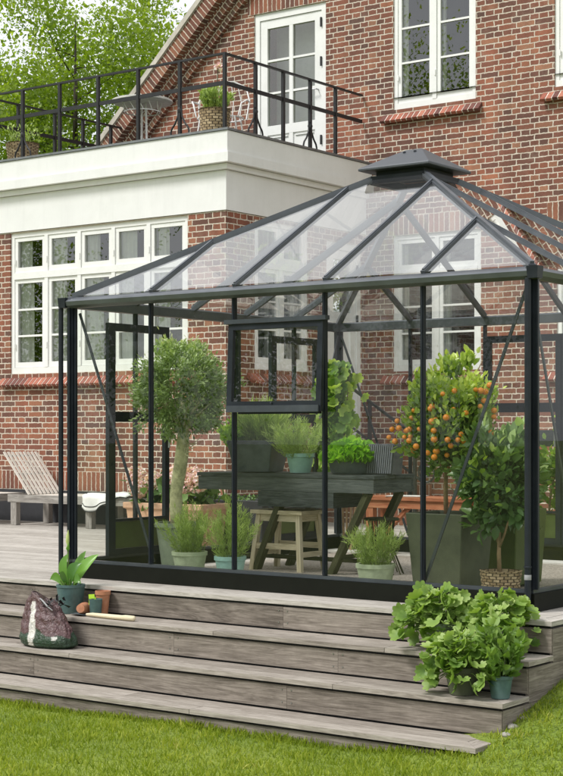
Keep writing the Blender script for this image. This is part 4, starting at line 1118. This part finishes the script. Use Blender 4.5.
tag(m.build('newspaper', M['paver']), 'folded pale newspaper lying on the low red brown table', 'newspaper')

# wire basket chair behind the third herb
t = thing('wire_stool', (-2.12, 1.52, 0), 'small round black wire stool behind the low herb pot', 'stool')
m = MB(); x, y = -2.06, 1.50
for k in range(14):
    a = k*2*math.pi/14; m.tube([(x+.10*math.cos(a), y+.10*math.sin(a), .42), (x+.075*math.cos(a), y+.075*math.sin(a), .24), (x+.17*math.cos(a), y+.17*math.sin(a), .014)], .005, 5)
m.build('frame', M['leg_wood'], t, smooth=60)
m = MB(); m.lathe((x, y, .42), [(.001, 0), (.13, 0), (.14, .01), (.13, .02), (.001, .02)], 24); m.build('seat', M['leg_wood'], t, smooth=40)

# citrus in a square planter
x, y = -.94, .62
t = thing('orange_tree', (x, y, .023), 'small orange tree full of ripe fruit in a mossy square planter', 'potted tree')
square_pot(t, (x, y, .023), .36, .44, .53, M['moss_pot'])
m = MB(); m.tube([(x-.03, y, .52), (x-.035, y, .7), (x-.03, y, .9), (x-.02, y, 1.1)], [.017, .0155, .014, .01], 10)
for k in range(9):
    a = k*2.4; m.tube([(x-.03, y, .86+.03*k), (x+.14*math.cos(a), y+.14*math.sin(a), 1.0+.05*k), (x+.22*math.cos(a), y+.22*math.sin(a), 1.1+.06*k)], [.009, .006, .003], 6)
m.build('trunk', M['brown_bark'], t, smooth=180)
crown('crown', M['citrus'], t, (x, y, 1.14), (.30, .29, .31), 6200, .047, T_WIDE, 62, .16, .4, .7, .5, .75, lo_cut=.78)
crown('shoots', M['citrus'], t, (x-.03, y, 1.38), (.22, .2, .23), 1500, .056, T_WIDE, 16, .12, .5, 1.4, .3, .9)
ms = MB(); ms.lathe((0, 0, 0), [(.001, -.0205)]+[(.0205*math.cos(b), .0205*math.sin(b)) for b in [R(v) for v in range(-70, 80, 20)]]+[(.001, .0205)], 14)
fr0 = ms.build('fruit', M['orange'], t, smooth=180)
FR = [(-0.291, -0.296, 1.067), (-0.26, -0.273, 1.038), (-0.248, -0.264, 1.178), (-0.145, -0.304, 1.115), (-0.127, -0.31, 1.044), (-0.238, -0.257, 1.126), (-0.067, -0.32, 1.004), (0.015, -0.313, 0.965), (0.033, -0.308, 1.256), (0.042, -0.306, 1.168), (0.058, -0.3, 1.05), (0.055, -0.301, 1.11), (0.111, -0.276, 1.355), (0.168, -0.235, 1.373), (0.136, -0.26, 1.05), (0.197, -0.208, 1.089), (0.254, -0.132, 1.384), (0.271, -0.101, 1.371), (0.284, -0.068, 1.366), (0.269, -0.105, 1.274), (0.28, -0.079, 1.309), (0.303, 0.006, 1.244), (0.303, 0.003, 1.204), (0.286, -0.064, 1.053), (0.058, -0.3, 0.934), (0.295, -0.033, 1.41), (-0.29, -0.26, 1.12), (-0.174, -0.292, 1.07), (0.184, -0.221, 1.05), (-0.042, -0.32, 1.124), (0.129, -0.265, 1.194)]
for k in range(26):
    q = Vector((random.uniform(-1, 1), random.uniform(-1, .1), random.uniform(-.9, .75))).normalized(); FR.append((q.x*.295, q.y*.285, 1.14+q.z*.30))
for k, (a, b, c) in enumerate(FR):
    f = fr0 if k == 0 else fr0.copy()
    if k: COL.objects.link(f)
    o_ = 1.10 if a > .1 else 1.02
    f.location = Vector((x+a*o_, y+b*o_, c-.024)) - ORG[t.name]; s = random.uniform(.78, 1.14); f.scale = (s, s, s*.96)

# small tree in the wicker basket
x, y = -.47, .47
t = thing('potted_lemon_tree', (x, y, .0), 'small dark leaved citrus tree in a wicker basket by the right corner', 'potted tree')
m = MB(); prof = [(.001, .024), (.115, .024)]
for k in range(9): prof.append((.118+.018*k/8+(.004 if k % 2 else -.004), .03+.155*k/8))
prof += [(.142, .195), (.128, .197), (.124, .15), (.001, .15)]
m.lathe((x, y, 0), prof, 34, wob=.02); m.build('basket', M['wicker'], t, smooth=70)
m = MB(); m.lathe((x, y, 0), [(.127, .165), (.001, .175)], 16); m.build('soil', M['soil'], t)
m = MB(); m.tube([(x-.01, y, .16), (x-.015, y, .3), (x-.012, y, .45), (x, y, .7)], [.016, .014, .011, .006], 8)
m.tube([(x-.014, y, .34), (x+.04, y-.02, .44), (x+.08, y, .6)], [.01, .008, .004], 7); m.tube([(x-.014, y, .36), (x-.06, y+.02, .45), (x-.13, y, .52)], [.009, .006, .003], 7); m.build('trunk', M['brown_bark'], t, smooth=180)
crown('crown', M['ficus'], t, (x-.01, y, .79), (.215, .2, .25), 1700, .078, T_WIDE, 46, .17, .35, .3, .8, .8)
crown('low_leaves', M['ficus'], t, (x-.14, y-.02, .50), (.07, .06, .06), 46, .075, T_WIDE, 6, .4, .3)
crown('young_leaves', M['citrus'], t, (x-.02, y-.16, .78), (.18, .03, .22), 46, .07, T_WIDE, 12, .2, .4)

t = thing('planter_box', (-.91, 1.31, .023), 'large square mossy green planter with a dark shrub behind the wicker basket', 'planter')
square_pot(t, (-.91, 1.31, .023), .40, .46, .53, M['dark_green'])
crown('foliage', M['ficus'], t, (-.91, 1.31, .80), (.24, .22, .27), 900, .075, T_WIDE, 30, .17, .35, .3, .8, .5)
m = MB(); m.tube([(-.91, 1.31, .5), (-.92, 1.31, .7), (-.90, 1.31, .9)], [.014, .012, .006], 8); m.build('trunk', M['brown_bark'], t, smooth=180)

# vine on the back corner
t = thing('grape_vine', (-3.68, 3.36, .01), 'climbing vine with broad lobed leaves on the back corner post', 'climbing plant')
m = MB()
for k in range(4): m.tube([(-3.66+.05*k, 3.35-.04*k, .01), (-3.68+.06*k, 3.33, .6), (-3.72+.05*k, 3.32-.03*k, 1.2), (-3.66+.03*k, 3.30, 1.62)], [.012, .009, .006, .003], 6)
m.build('stem', M['brown_bark'], t, smooth=60)
k = 250; tt = RNG.random(k); P = np.stack([-3.66+RNG.normal(size=k)*.10*(1.25-tt), 3.22+RNG.normal(size=k)*.09, .75+tt*.92], 1)
leaf_mesh('foliage', M['vine'], t, P, rdir(k)+np.array((0, 0, -.4)), np.stack([RNG.normal(size=k)*.4+.3, -np.ones(k), RNG.random(k)*.9], 1), .075+.06*RNG.random(k), RNG.random(k), T_LOBED)

# ================================================================== BEHIND THE GREENHOUSE
def hydrangea():
    t = thing('hydrangea_planter', (-5.22, 2.8, 0), 'pink hydrangeas in a terracotta trough behind the olive trunk', 'planter')
    m = MB(); c = Vector((-5.22, 2.8, 0))
    def ring(wx, wy, z): return [c+Vector((sx*wx/2, sy*wy/2, z)) for sx, sy in ((-1, -1), (1, -1), (1, 1), (-1, 1))]
    m.loft([ring(.85, .34, .004), ring(.92, .40, .36), ring(.97, .44, .365), ring(.97, .44, .42), ring(.90, .36, .42), ring(.88, .34, .37)]); m.build('trough', M['pale_terracotta'], t, bevel=.006)
    m = MB(); m.bx(-5.65, -4.79, 2.64, 2.96, .37, .39); m.build('soil', M['soil'], t)
    k = 260; P = np.stack([RNG.uniform(-5.65, -4.77, k), 2.8+RNG.normal(size=k)*.13, .40+.2*RNG.random(k)], 1)
    leaf_mesh('foliage', M['hydr_leaf'], t, P, rdir(k)+np.array((0, -.2, .3)), rdir(k)+np.array((0, -.3, 1)), .10+.05*RNG.random(k), RNG.random(k), T_WIDE)
    for (dx, dy, z, r) in ((-.38, -.14, .66, .11), (-.30, .1, .60, .1), (-.17, -.12, .62, .10), (.02, .1, .62, .1), (.14, -.12, .68, .12), (.27, -.05, .66, .11), (.38, -.14, .62, .10), (-.43, 0, .55, .09), (.24, -.18, .57, .09), (-.30, -.2, .55, .09)):
        q = rdir(420); leaf_mesh('flower', M['pink'], t, np.array((-5.22+dx, 2.8+dy, z))+q*r*(.85+.15*RNG.random((420, 1))), rdir(420), q+rdir(420)*.25, .038, RNG.random(420), T_PETAL)
hydrangea()
t = thing('slate_trough', (-4.85, 3.35, 0), 'plain dark slate grey trough planter behind the potting bench', 'planter')
square_pot(t, (-4.85, 3.35, .003), .72, .80, .44, M['plinth'], d=(.34, .40), name='trough')
k = 120; P = np.stack([RNG.uniform(-5.15, -4.55, k), 3.35+RNG.normal(size=k)*.08, .42+.05*RNG.random(k)], 1)
leaf_mesh('foliage', M['hydr_leaf'], t, P, rdir(k)+np.array((0, 0, .6)), rdir(k)+np.array((0, 0, 1)), .05, RNG.random(k), T_LEAF)

# sun lounger
def lounger(dx, dy, label, towel):
    t = thing('sun_lounger', (-8.1+dx, 4.56+dy, 0), label, 'sun lounger', 'sun loungers along the bay wall')
    y0, y1 = 4.27+dy, 4.88+dy; x0, x1 = -9.05+dx, -7.1+dx
    m = MB(grain=True); m.bx(x0, x1, y0, y0+.032, .27, .36); m.bx(x0, x1, y1-.032, y1, .27, .36); m.bx(x0, x0+.03, y0+.034, y1-.034, .27, .358); m.bx(x1-.03, x1, y0+.034, y1-.034, .27, .358); m.build('frame', M['grey_wood'], t, bevel=.004)
    for xx in (x0+.09, x1-.66):
        for yy in (y0+.04, y1-.04): m = MB(grain=True); m.bx(xx-.045, xx+.045, yy-.035, yy+.035, .003, .269); m.build('leg', M['grey_wood'], t, bevel=.004)
    m = MB(grain=True)
    for k in range(10):
        yy = y0+.05+(y1-y0-.1)*k/9; m.bx(-8.72+dx, x1-.035, yy-.02, yy+.02, .335, .357)
    m.build('seat', M['slat_wood'], t)
    b = MB(grain=True)
    for k in range(9):
        yy = y0+.05+(y1-y0-.1)*k/8; b.bar((-8.74+dx, yy, .36), (-9.16+dx, yy, .85), .012, .034, (0, 1, 0))
    b.build('backrest', M['slat_wood'], t)
    b = MB(grain=True)
    for f in (.08, .5, .93): b.bar((-8.765-.42*f+dx, y0+.06, .348+.49*f), (-8.765-.42*f+dx, y1-.06, .348+.49*f), .03, .02)
    b.build('backrest_batten', M['grey_wood'], t)
lounger(0, 0, 'weathered slatted sun lounger with its back raised beside the brick bay', True)
lounger(-2.15, -.15, 'second grey sun lounger of which only the foot end shows at the left edge', False)
def towel():
    nu, nv = 26, 18; m = MB(); g = []
    for i in range(nu+1):
        for j in range(nv+1):
            u, v = i/nu, j/nv
            x = -7.86+.72*u; s = v*.92                         # s runs across the lounger then hangs down its front
            over = .60; w = .014*math.sin(u*17+s*3)+.016*math.sin(u*9-s*6)
            if s < over: yy = 4.86-s; z = .372+abs(w)+.03*math.exp(-((u-.75)/.2)**2)*(.5+.5*math.sin(s*16))
            else: yy = 4.26-.01-.02*math.sin(u*8)**2; z = .372-(s-over)*(.34+.22*math.sin(u*5.4+.4)-.2*(u > .62)*(u-.62)/.38)+abs(w)*.3
            g.append((x+w, yy+w*.4, z))
    b = len(m.v); m.v += [Vector(p) for p in g]
    for i in range(nu):
        for j in range(nv):
            a = i*(nv+1)+j; m.f.append([a, a+1, a+nv+2, a+nv+1]); m.r.append(.5); m.uv.append([(i/nu, j/nv), (i/nu, (j+1)/nv), ((i+1)/nu, (j+1)/nv), ((i+1)/nu, j/nv)])
    t = thing('towel', (-7.5, 4.5, .37), 'white towel with dark edges thrown over the foot of the sun lounger', 'towel')
    m.build('cloth', M['towel'], t, smooth=180, solid=.008)
    e = MB(); 
    for off in (0, 2):
        e.tube([Vector(g[i*(nv+1)+nv-off])+Vector((0, -.006, 0)) for i in range(nu+1)], .0055, 6)
    e.build('stripe', M['dark_cloth'], t, smooth=60)
towel()

# right-hand side, seen through the back glass
t = thing('raised_trough', (-1.9, 4.5, 0), 'long grey raised planter of leafy shrubs behind the greenhouse doors', 'planter')
m = MB(); m.bx(-2.75, -.75, 4.35, 4.72, .96, 1.11); m.build('trough', plain('trough_grey', (.055, .06, .066), .6), t, bevel=.006)
for xx in (-2.7, -.8):
    for yy in (4.4, 4.67): m = MB(); m.bx(xx-.03, xx+.03, yy-.03, yy+.03, .003, .959); m.build('leg', M['black_paint'], t)
k = 900; P = np.stack([RNG.uniform(-2.02, -.75, k), 4.53+RNG.normal(size=k)*.14, 1.10+.24*RNG.random(k)**1.2], 1)
leaf_mesh('foliage', M['yellowgreen'], t, P, rdir(k)+np.array((0, 0, .5)), rdir(k)+np.array((0, -.5, .7)), .06+.04*RNG.random(k), RNG.random(k)*.75, T_WIDE)
t = thing('potted_shrub', (-1.98, 4.1, 0), 'leafy shrub in a terracotta pot beyond the right corner post', 'potted shrub')
round_pot(t, (-1.92, 4.0, .003), .12, .165, .33, M['terracotta'])
crown('foliage', M['vine'], t, (-1.75, 4.1, .68), (.42, .2, .32), 900, .075, T_WIDE, 30, .2, .3)
m = MB(); m.tube([(-1.92, 4.0, .3), (-1.9, 4.02, .6), (-1.8, 4.05, .9)], [.012, .009, .004], 7); m.build('stem', M['brown_bark'], t)
t = thing('black_crate', (-1.66, 4.0, 0), 'black slatted crate standing next to the terracotta pot', 'crate')
m = MB()
for k in range(4): m.bx(-1.74, -1.30, 3.83, 3.845, .01+.085*k, .082+.085*k); m.bx(-1.74, -1.30, 4.155, 4.17, .01+.085*k, .082+.085*k); m.bx(-1.74, -1.725, 3.846, 4.154, .011+.085*k, .081+.085*k); m.bx(-1.315, -1.30, 3.846, 4.154, .011+.085*k, .081+.085*k)
m.build('slats', M['slate_pot'], t)
m = MB(); m.bx(-1.72, -1.32, 3.85, 4.15, .004, .33); m.build('crate_core', M['black_paint'], t)

# ================================================================== FOREGROUND
def geranium(x, y, z, pr, ph, r, h, n, label, mat, seed):
    global RNG
    RNG = np.random.default_rng(seed)
    t = thing('potted_geranium', (x, y, z), label, 'potted plant', 'leafy pots on the steps')
    round_pot(t, (x, y, z+.001), pr*.76, pr, ph, mat, .012, .03)
    # leaves in a domed, uneven mound; stems below them
    n = int(n*.86); a = RNG.random(n)*6.283; q = RNG.random(n)**.5
    hh = (.25+.75*RNG.random(n)**.7)*np.sqrt(np.maximum(0, 1-(q*.9)**2))
    lump = 1+.2*np.sin(a*3+seed)+.14*np.sin(a*5)+.1*RNG.normal(size=n)
    P = np.stack([x+q*r*lump*np.cos(a), y+q*r*lump*np.sin(a), z+ph-.07*q+h*hh-.10*(q > .8)*RNG.random(n)], 1)
    D = np.stack([np.cos(a)*(.5+q), np.sin(a)*(.5+q), .1-.9*q*RNG.random(n)], 1)+rdir(n)*.45
    N = np.stack([np.cos(a)*q*.9+.2, np.sin(a)*q*.9-.45, np.full(n, .6)], 1)+rdir(n)*.8
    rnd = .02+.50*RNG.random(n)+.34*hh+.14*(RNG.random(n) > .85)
    S = .045+.055*RNG.random(n)**1.3
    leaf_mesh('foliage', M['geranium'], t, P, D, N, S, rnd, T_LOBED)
    m = MB()
    for k in range(0, n, 3):
        p = P[k]; m.tube([(x+.3*(p[0]-x)*.5, y+.3*(p[1]-y)*.5, z+ph-.03), (x+.65*(p[0]-x), y+.65*(p[1]-y), z+ph+.55*(p[2]-z-ph)), tuple(p)], [.003, .0025, .0018], 4, False)
    m.build('stem', M['mint_stem'], t)
    return t
M['mint_stem'] = plain('green_stem', (.16, .24, .06), .6)
geranium(-.35, -.50, -.195, .09, .155, .20, .23, 300, 'largest leafy geranium, at the left on the upper step', M['olive_pot'], 3)
geranium(.03, -.47, -.195, .09, .16, .185, .22, 260, 'leafy geranium at the right end of the upper step beside the corner post', M['olive_pot'], 5)
geranium(-.005, -.84, -.39, .095, .16, .18, .22, 270, 'leafy geranium in a mossy pot on the lower step left of the mint', M['moss_pot'], 9)
RNG = np.random.default_rng(21)
t = thing('potted_mint', (.235, -.83, -.39), 'bushy mint in a small ribbed teal pot on the lower step', 'potted herb')
round_pot(t, (.235, -.83, -.389), .052, .066, .13, M['teal_pot'], .008, .02)
tuft('foliage', M['mint'], t, (.235, -.83, -.28), .15, .34, 480, .06, T_WIDE, .9, 18, .1)
m = MB()
for k in range(16):
    a = k*2.4; q = .12*math.sqrt(k/16); m.tube([(.235+.2*q*math.cos(a), -.83+.2*q*math.sin(a), -.30), (.235+q*math.cos(a), -.83+q*math.sin(a), -.06-.3*q)], [.003, .002], 4)
m.build('stem', M['mint_stem'], t)

# lily pot on the upper step
x, y, z = -3.40, -.50, -.195
t = thing('potted_lily', (x, y, z), 'broad leaved lily with one pale bud in a teal pot on the upper step', 'potted plant')
round_pot(t, (x, y, z), .078, .10, .205, M['teal_pot'], .006, .02)
def big_leaf(p, mid, tip, w, nm='leaf'):
    p, mid, tip = Vector(p), Vector(mid), Vector(tip); m = MB(); rows = []
    side = (tip-p).cross(Vector((.2, -.9, .3))).normalized()
    for i in range(9):
        t_ = i/8; c = p*(1-t_)**2+mid*2*t_*(1-t_)+tip*t_*t_; ww = w*math.sin(math.pi*min(1, t_*.97+.03))**.75
        up = Vector((0, -.35, .9))*ww*.35
        rows.append([c-side*ww+up, c-side*ww*.5+up*.3, c, c+side*ww*.5+up*.3, c+side*ww+up])
    m.loft(rows, False, random.random(), closed=False); return m
z0 = z+.19
def LP(l, f, h): return (x+.804*l+.595*f, y+.595*l-.804*f, z0+h)
LV = [(LP(.03, 0, 0), LP(.06, .02, .13), LP(.20, .0, .23), .044), (LP(.0, .02, 0), LP(-.01, .05, .14), LP(.085, .05, .17), .042), (LP(-.02, 0, 0), LP(-.09, .0, .13), LP(-.02, .0, .235), .036),
      (LP(-.04, .02, 0), LP(-.12, .03, .11), LP(-.145, .05, .045), .030), (LP(.02, .04, 0), LP(.05, .09, .1), LP(.09, .12, .03), .036), (LP(.02, -.03, 0), LP(.03, -.05, .14), LP(.10, -.06, .25), .036), (LP(-.02, .04, 0), LP(-.05, .1, .08), LP(-.04, .12, .12), .03)]
for q in LV:
    m = big_leaf(*q[:3], q[3]*.98); m.build('leaf', M['lily'], t, smooth=180)
m = MB()
for q in LV: m.tube([(x, y, z+.17), q[0], Vector(q[0])*.6+Vector(q[1])*.4], [.007, .006, .004], 6)
m.tube([(x-.02, y, z+.17), (x-.025, y, z0+.2), (x-.03, y, z0+.30)], [.006, .005, .005], 6); m.build('stem', M['mint_stem'], t, smooth=60)
m = MB(); m.tube([(x-.03, y, z0+.29), (x-.032, y, z0+.32), (x-.03, y, z0+.36), (x-.025, y, z0+.40)], [.006, .013, .011, .002], 8); m.build('bud', plain('pale_bud', (.5, .58, .2), .5), t, smooth=60)
m = MB(); m.tube([(x-.02, y-.01, z0+.25), (x-.01, y-.02, z0+.27), (x+.0, y-.02, z0+.31)], [.004, .015, .003], 7); m.build('bud', M['lily'], t, smooth=60)

# cup with plant label, terracotta pots, trowel
x, y = -3.13, -.53
t = thing('teal_cup', (x, y, -.195), 'small teal cup with a lime plant tag on the upper step', 'pot')
m = MB(); m.lathe((x, y, -.195), [(.001, .002), (.037, .002), (.039, .006), (.047, .118), (.05, .12), (.046, .122), (.043, .09), (.001, .09)], 24); m.build('cup', M['teal_pot'], t, smooth=40)
m = MB(); m.box((x-.01, y-.03, -.055), (.055, .004, .03), (Vector((1, 0, .1)).normalized(), Vector((0, 1, 0)), Vector((-.1, 0, 1)).normalized())); m.box((x-.028, y-.028, -.085), (.02, .004, .06)); m.box((x+.018, y-.026, -.083), (.014, .004, .05)); m.build('plant_tag', M['lime'], t)
m = MB(); m.lathe((-3.155, -.43, -.195), [(.001, .002), (.035, .002), (.05, .14), (.055, .142), (.055, .168), (.048, .168), (.044, .13), (.001, .13)], 24)
tag(m.build('terracotta_pot', M['terracotta'], smooth=40), 'small upright terracotta pot behind the teal cup', 'pot')
m = MB(); c = Vector((-3.225, -.56, -.195+.048)); d = Vector((-.35, .8, -.12)).normalized(); u = d.cross(Vector((0, 0, 1))).normalized(); v = u.cross(d)
m.loft([[c+d*q+(u*math.cos(k*math.pi/10)+v*math.sin(k*math.pi/10))*r_ for k in range(20)] for r_, q in ((.012, -.055), (.03, -.052), (.046, .02), (.048, .045), (.040, .045), (.03, -.02), (.005, -.025))], True)
tag(m.build('terracotta_pot', M['terracotta'], smooth=40), 'tiny terracotta pot tipped on its side beside the trowel', 'pot')
t = thing('trowel', (-2.95, -.6, -.195), 'trowel with a long pale wooden handle lying on the upper step', 'trowel')
m = MB(); m.tube([(-3.16, -.590, -.180), (-3.10, -.592, -.177), (-2.95, -.6, -.177), (-2.82, -.605, -.176), (-2.78, -.606, -.174), (-2.70, -.61, -.173), (-2.69, -.611, -.173)], [.009, .014, .0165, .0165, .019, .018, .006], 12); m.build('handle', M['stool_wood'], t, smooth=50)
m = MB(); rows = [[(-3.17-.14*f, -.59-w+.004*k*0-.0, -.188+.010*f*0+abs(w)*.35) for k, w in enumerate((-q, -q*.5, 0, q*.5, q))] for f, q in ((0, .012), (.2, .032), (.6, .034), (.9, .02), (1., .004))]
m.loft(rows, False, .5, closed=False); m.build('blade', M['slate_pot'], t, smooth=180, solid=.003)

# bag of potting soil: slumped sack, tied top
def soil_bag():
    cx, cy, cz = -3.30, -.815, -.389
    t = thing('soil_bag', (cx, cy, cz), 'crumpled plum and dark green plastic soil bag with a white band on the steps', 'bag')
    nu, nv = 120, 64; m = MB(); cols = []
    from mathutils import noise
    prof = [(0, .20), (.05, .24), (.16, .246), (.35, .225), (.55, .195), (.75, .16), (.9, .13), (1., .105)]
    def pr(v):
        for (a, ra), (b, rb) in zip(prof[:-1], prof[1:]):
            if v <= b: t_ = (v-a)/(b-a); t_ = t_*t_*(3-2*t_); return ra+(rb-ra)*t_
        return prof[-1][1]
    for j in range(nv+1):
        v = j/nv
        for i in range(nu):
            a = 2*math.pi*i/nu; rr = pr(v)
            q = Vector((math.cos(a)*.2, math.sin(a)*.2, v*.19))
            rg = lambda f, o: 1-2*abs(noise.noise(q*f+Vector((o, o, o))))
            fold = (.018*rg(8, 3)+.016*rg(17, 8)+.012*rg(34, 1)-.028)*(.45+.75*v)+.006*math.sin(a*9)*v
            rr += fold
            lean = -.075*v**1.2
            zz = .335*v**.95+.010*math.sin(a*4+2)*v
            if v > .8: zz += (.02*math.sin(a*3+.8)-.028*math.cos(a))*(v-.8)/.2
            X, Y = rr*math.cos(a), rr*(.62-.22*v)*math.sin(a)
            if v < .08: Y *= .95
            m.v.append(Vector((cx+X+lean, max(-1.05, cy+Y*.95), cz+.002+zz)))
            # colours: plum body, dark green base, slanting white band facing the lawn
            plum = (.095, .046, .048); green = (.022, .05, .026); c = plum
            edge = .27+.05*math.sin(a*3)+.04*math.sin(a*7)
            if v < edge: c = green
            pos = X+.035+.05*(v-.5)**2
            if math.sin(a) < -.2 and abs(pos) < .030-.010*v and .02 < v < .86: c = (.62, .60, .56)
            elif c is plum and random.random() < .05: c = (.22, .15, .15)
            if math.sin(a) < -.2 and abs(X-.155) < .018 and .16 < v < .25: c = (.6, .6, .56)
            if v > .9: c = (.10, .055, .055)
            cols.append((*c, 1))
    for j in range(nv):
        for i in range(nu):
            a, b = j*nu+i, j*nu+(i+1) % nu; m.f.append([a, b, b+nu, a+nu]); m.r.append(.5); m.uv.append([(i/nu, j/nv), ((i+1)/nu, j/nv), ((i+1)/nu, (j+1)/nv), (i/nu, (j+1)/nv)])
    m.f.append([nv*nu+i for i in range(nu)]); m.r.append(.5); m.uv.append([(0, 0)]*nu)
    m.f.append([i for i in range(nu)][::-1]); m.r.append(.5); m.uv.append([(0, 0)]*nu)
    m.cols = cols
    m.build('sack', M['bag'], t, smooth=180)
    k = MB()
    for q in range(26):
        a = random.random()*6.28; b = Vector((cx+.02+.09*math.cos(a)*random.random()+.02, cy+.05*math.sin(a), cz+.275+.05*random.random()))
        e = b+Vector((random.uniform(-.05, .07), random.uniform(-.05, .03), random.uniform(-.03, .04)))
        k.poly([b, b+Vector((.035, -.01, .0)), e+Vector((.02, 0, .012)), e]); 
    k.build('black_lining', M['black_paint'], t)
    s = MB(); s.tube([(cx-.03, cy-.06, cz+.335), (cx+.02, cy-.085, cz+.325), (cx+.07, cy-.09, cz+.29), (cx+.11, cy-.08, cz+.262)], [.004, .006, .006, .003], 7); s.build('tie', M['sticker'], t, smooth=60)
soil_bag()

# ================================================================== TREES
def tree(x, y, z, h, cr_, cz, n, leaf, label, mat, group=None, clumps=70, trunk=.22, spread=.17, seed=1, lean=0., bark='dark_bark'):
    global RNG
    RNG = np.random.default_rng(seed)
    t = thing('tree', (x, y, z), label, 'tree', group)
    m = MB()
    m.tube([(x, y, z), (x+lean*.3, y, z+h*.35), (x+lean*.6, y, z+h*.65), (x+lean, y, z+h*.93)], [trunk, trunk*.75, trunk*.45, trunk*.08], 10)
    for k in range(26):
        a = k*2.4; f = .33+.55*k/26; L = cr_[0]*(1.05-f*.5)*random.uniform(.6, .95); b = Vector((x+lean*f, y, z+h*f))
        e = b+Vector((math.cos(a)*L, math.sin(a)*L, h*.12*random.uniform(.4, 1.2)))
        m.tube([b, (b+e)/2+Vector((0, 0, -.05*h*.3)), e], [trunk*.3*(1.2-f), trunk*.17*(1.2-f), trunk*.03], 6)
    m.build('trunk', M[bark], t, smooth=180)
    crown('crown', M[mat], t, (x+lean*.7, y, z+cz), cr_, n, leaf, T_OVAL, clumps, spread, .35, -.1, .5, .9)
    return t
g = 'trees behind the house'
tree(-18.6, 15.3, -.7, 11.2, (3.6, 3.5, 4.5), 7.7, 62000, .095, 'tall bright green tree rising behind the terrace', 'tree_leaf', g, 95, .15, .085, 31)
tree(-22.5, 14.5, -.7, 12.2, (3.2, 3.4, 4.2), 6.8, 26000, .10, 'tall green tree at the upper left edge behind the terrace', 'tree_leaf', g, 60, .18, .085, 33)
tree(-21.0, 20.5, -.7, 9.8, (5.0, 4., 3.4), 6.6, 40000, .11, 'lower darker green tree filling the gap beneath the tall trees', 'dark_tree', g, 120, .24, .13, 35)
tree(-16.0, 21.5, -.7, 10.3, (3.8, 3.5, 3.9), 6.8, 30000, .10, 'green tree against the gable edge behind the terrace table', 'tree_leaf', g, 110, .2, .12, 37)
# garden trees opposite the house: the photograph shows them mirrored in the window panes
gg = 'garden trees mirrored in the windows'
base = tree(-19.8, -19.6, -.7, 13.6, (4.6, 4.6, 5.6), 8.7, 36000, .135, 'garden tree opposite the house, seen mirrored in the window panes', 'tree_leaf', gg, 80, .25, .14, 41)
for (x, y, s, rz) in ((-28.5, -11.0, .82, 1.1), (-15.0, -25.5, 1.0, 2.3), (-35, -4.5, .9, 4.0), (-27, -26, .95, 5.1), (-9.5, -28, .95, .6)):
    c = copy_tree(base); c.location = (x, y, -.7); c.scale = (s, s, s); c.rotation_euler = (0, 0, rz)
RNG = np.random.default_rng(77)

# ================================================================== CAMERA, LIGHT, WORLD
cam = bpy.data.cameras.new('camera'); co = bpy.data.objects.new('camera', cam); COL.objects.link(co)
co.location = (4.484, -8.625, 1.11)
co.rotation_euler = Vector((-.59501, .80372, 0)).to_track_quat('-Z', 'Y').to_euler()
cam.sensor_fit = 'VERTICAL'; cam.sensor_height = 36.; cam.lens = 1574/776*36
cam.shift_y = -(388-430)/776*-1 if False else (430-388)/776
cam.clip_start = .1; cam.clip_end = 500
scene.camera = co

S = Vector((-.42, -.72, 1.05)).normalized()
sun = bpy.data.lights.new('sun', 'SUN'); sun.energy = 3.3; sun.angle = R(15); sun.color = (1., .975, .945)
so = bpy.data.objects.new('sun', sun); COL.objects.link(so); so.rotation_euler = (-S).to_track_quat('-Z', 'Y').to_euler(); so.location = (-5, -12, 18)

w = bpy.data.worlds.new('World'); scene.world = w; w.use_nodes = True
nt = w.node_tree; nt.nodes.clear()
out = nt.nodes.new('ShaderNodeOutputWorld')
sky = nt.nodes.new('ShaderNodeTexSky'); sky.sky_type = 'NISHITA'; sky.sun_disc = False
sky.sun_elevation = math.asin(S.z); sky.sun_rotation = math.atan2(S.x, S.y); sky.dust_density = 2.; sky.ozone_density = 1.
tc = nt.nodes.new('ShaderNodeTexCoord')
nz = nd(nt, 'ShaderNodeTexNoise', {'Vector': tc.outputs['Generated'], 'Scale': 2.2, 'Detail': 7., 'Roughness': .55})
cloud = ramp(nt, nz.outputs[0], [(.3, (7.6, 7.9, 8.3)), (.7, (10.5, 10.6, 10.7))])
cov = ramp(nt, nz.outputs[0], [(.25, (.82,)*3), (.6, (.95,)*3)])
col = mixc(nt, cov, sky.outputs[0], cloud)
bg = nd(nt, 'ShaderNodeBackground', {'Color': col, 'Strength': .128})
nt.links.new(bg.outputs[0], out.inputs[0])

scene.view_settings.view_transform = 'Standard'; scene.view_settings.look = 'None'; scene.view_settings.exposure = 0.; scene.view_settings.gamma = 1.
scene.render.engine = 'CYCLES'
cy = scene.cycles
cy.max_bounces = 10; cy.diffuse_bounces = 4; cy.glossy_bounces = 4; cy.transparent_max_bounces = 24; cy.transmission_bounces = 6
cy.use_denoising = True; cy.caustics_reflective = False; cy.caustics_refractive = False
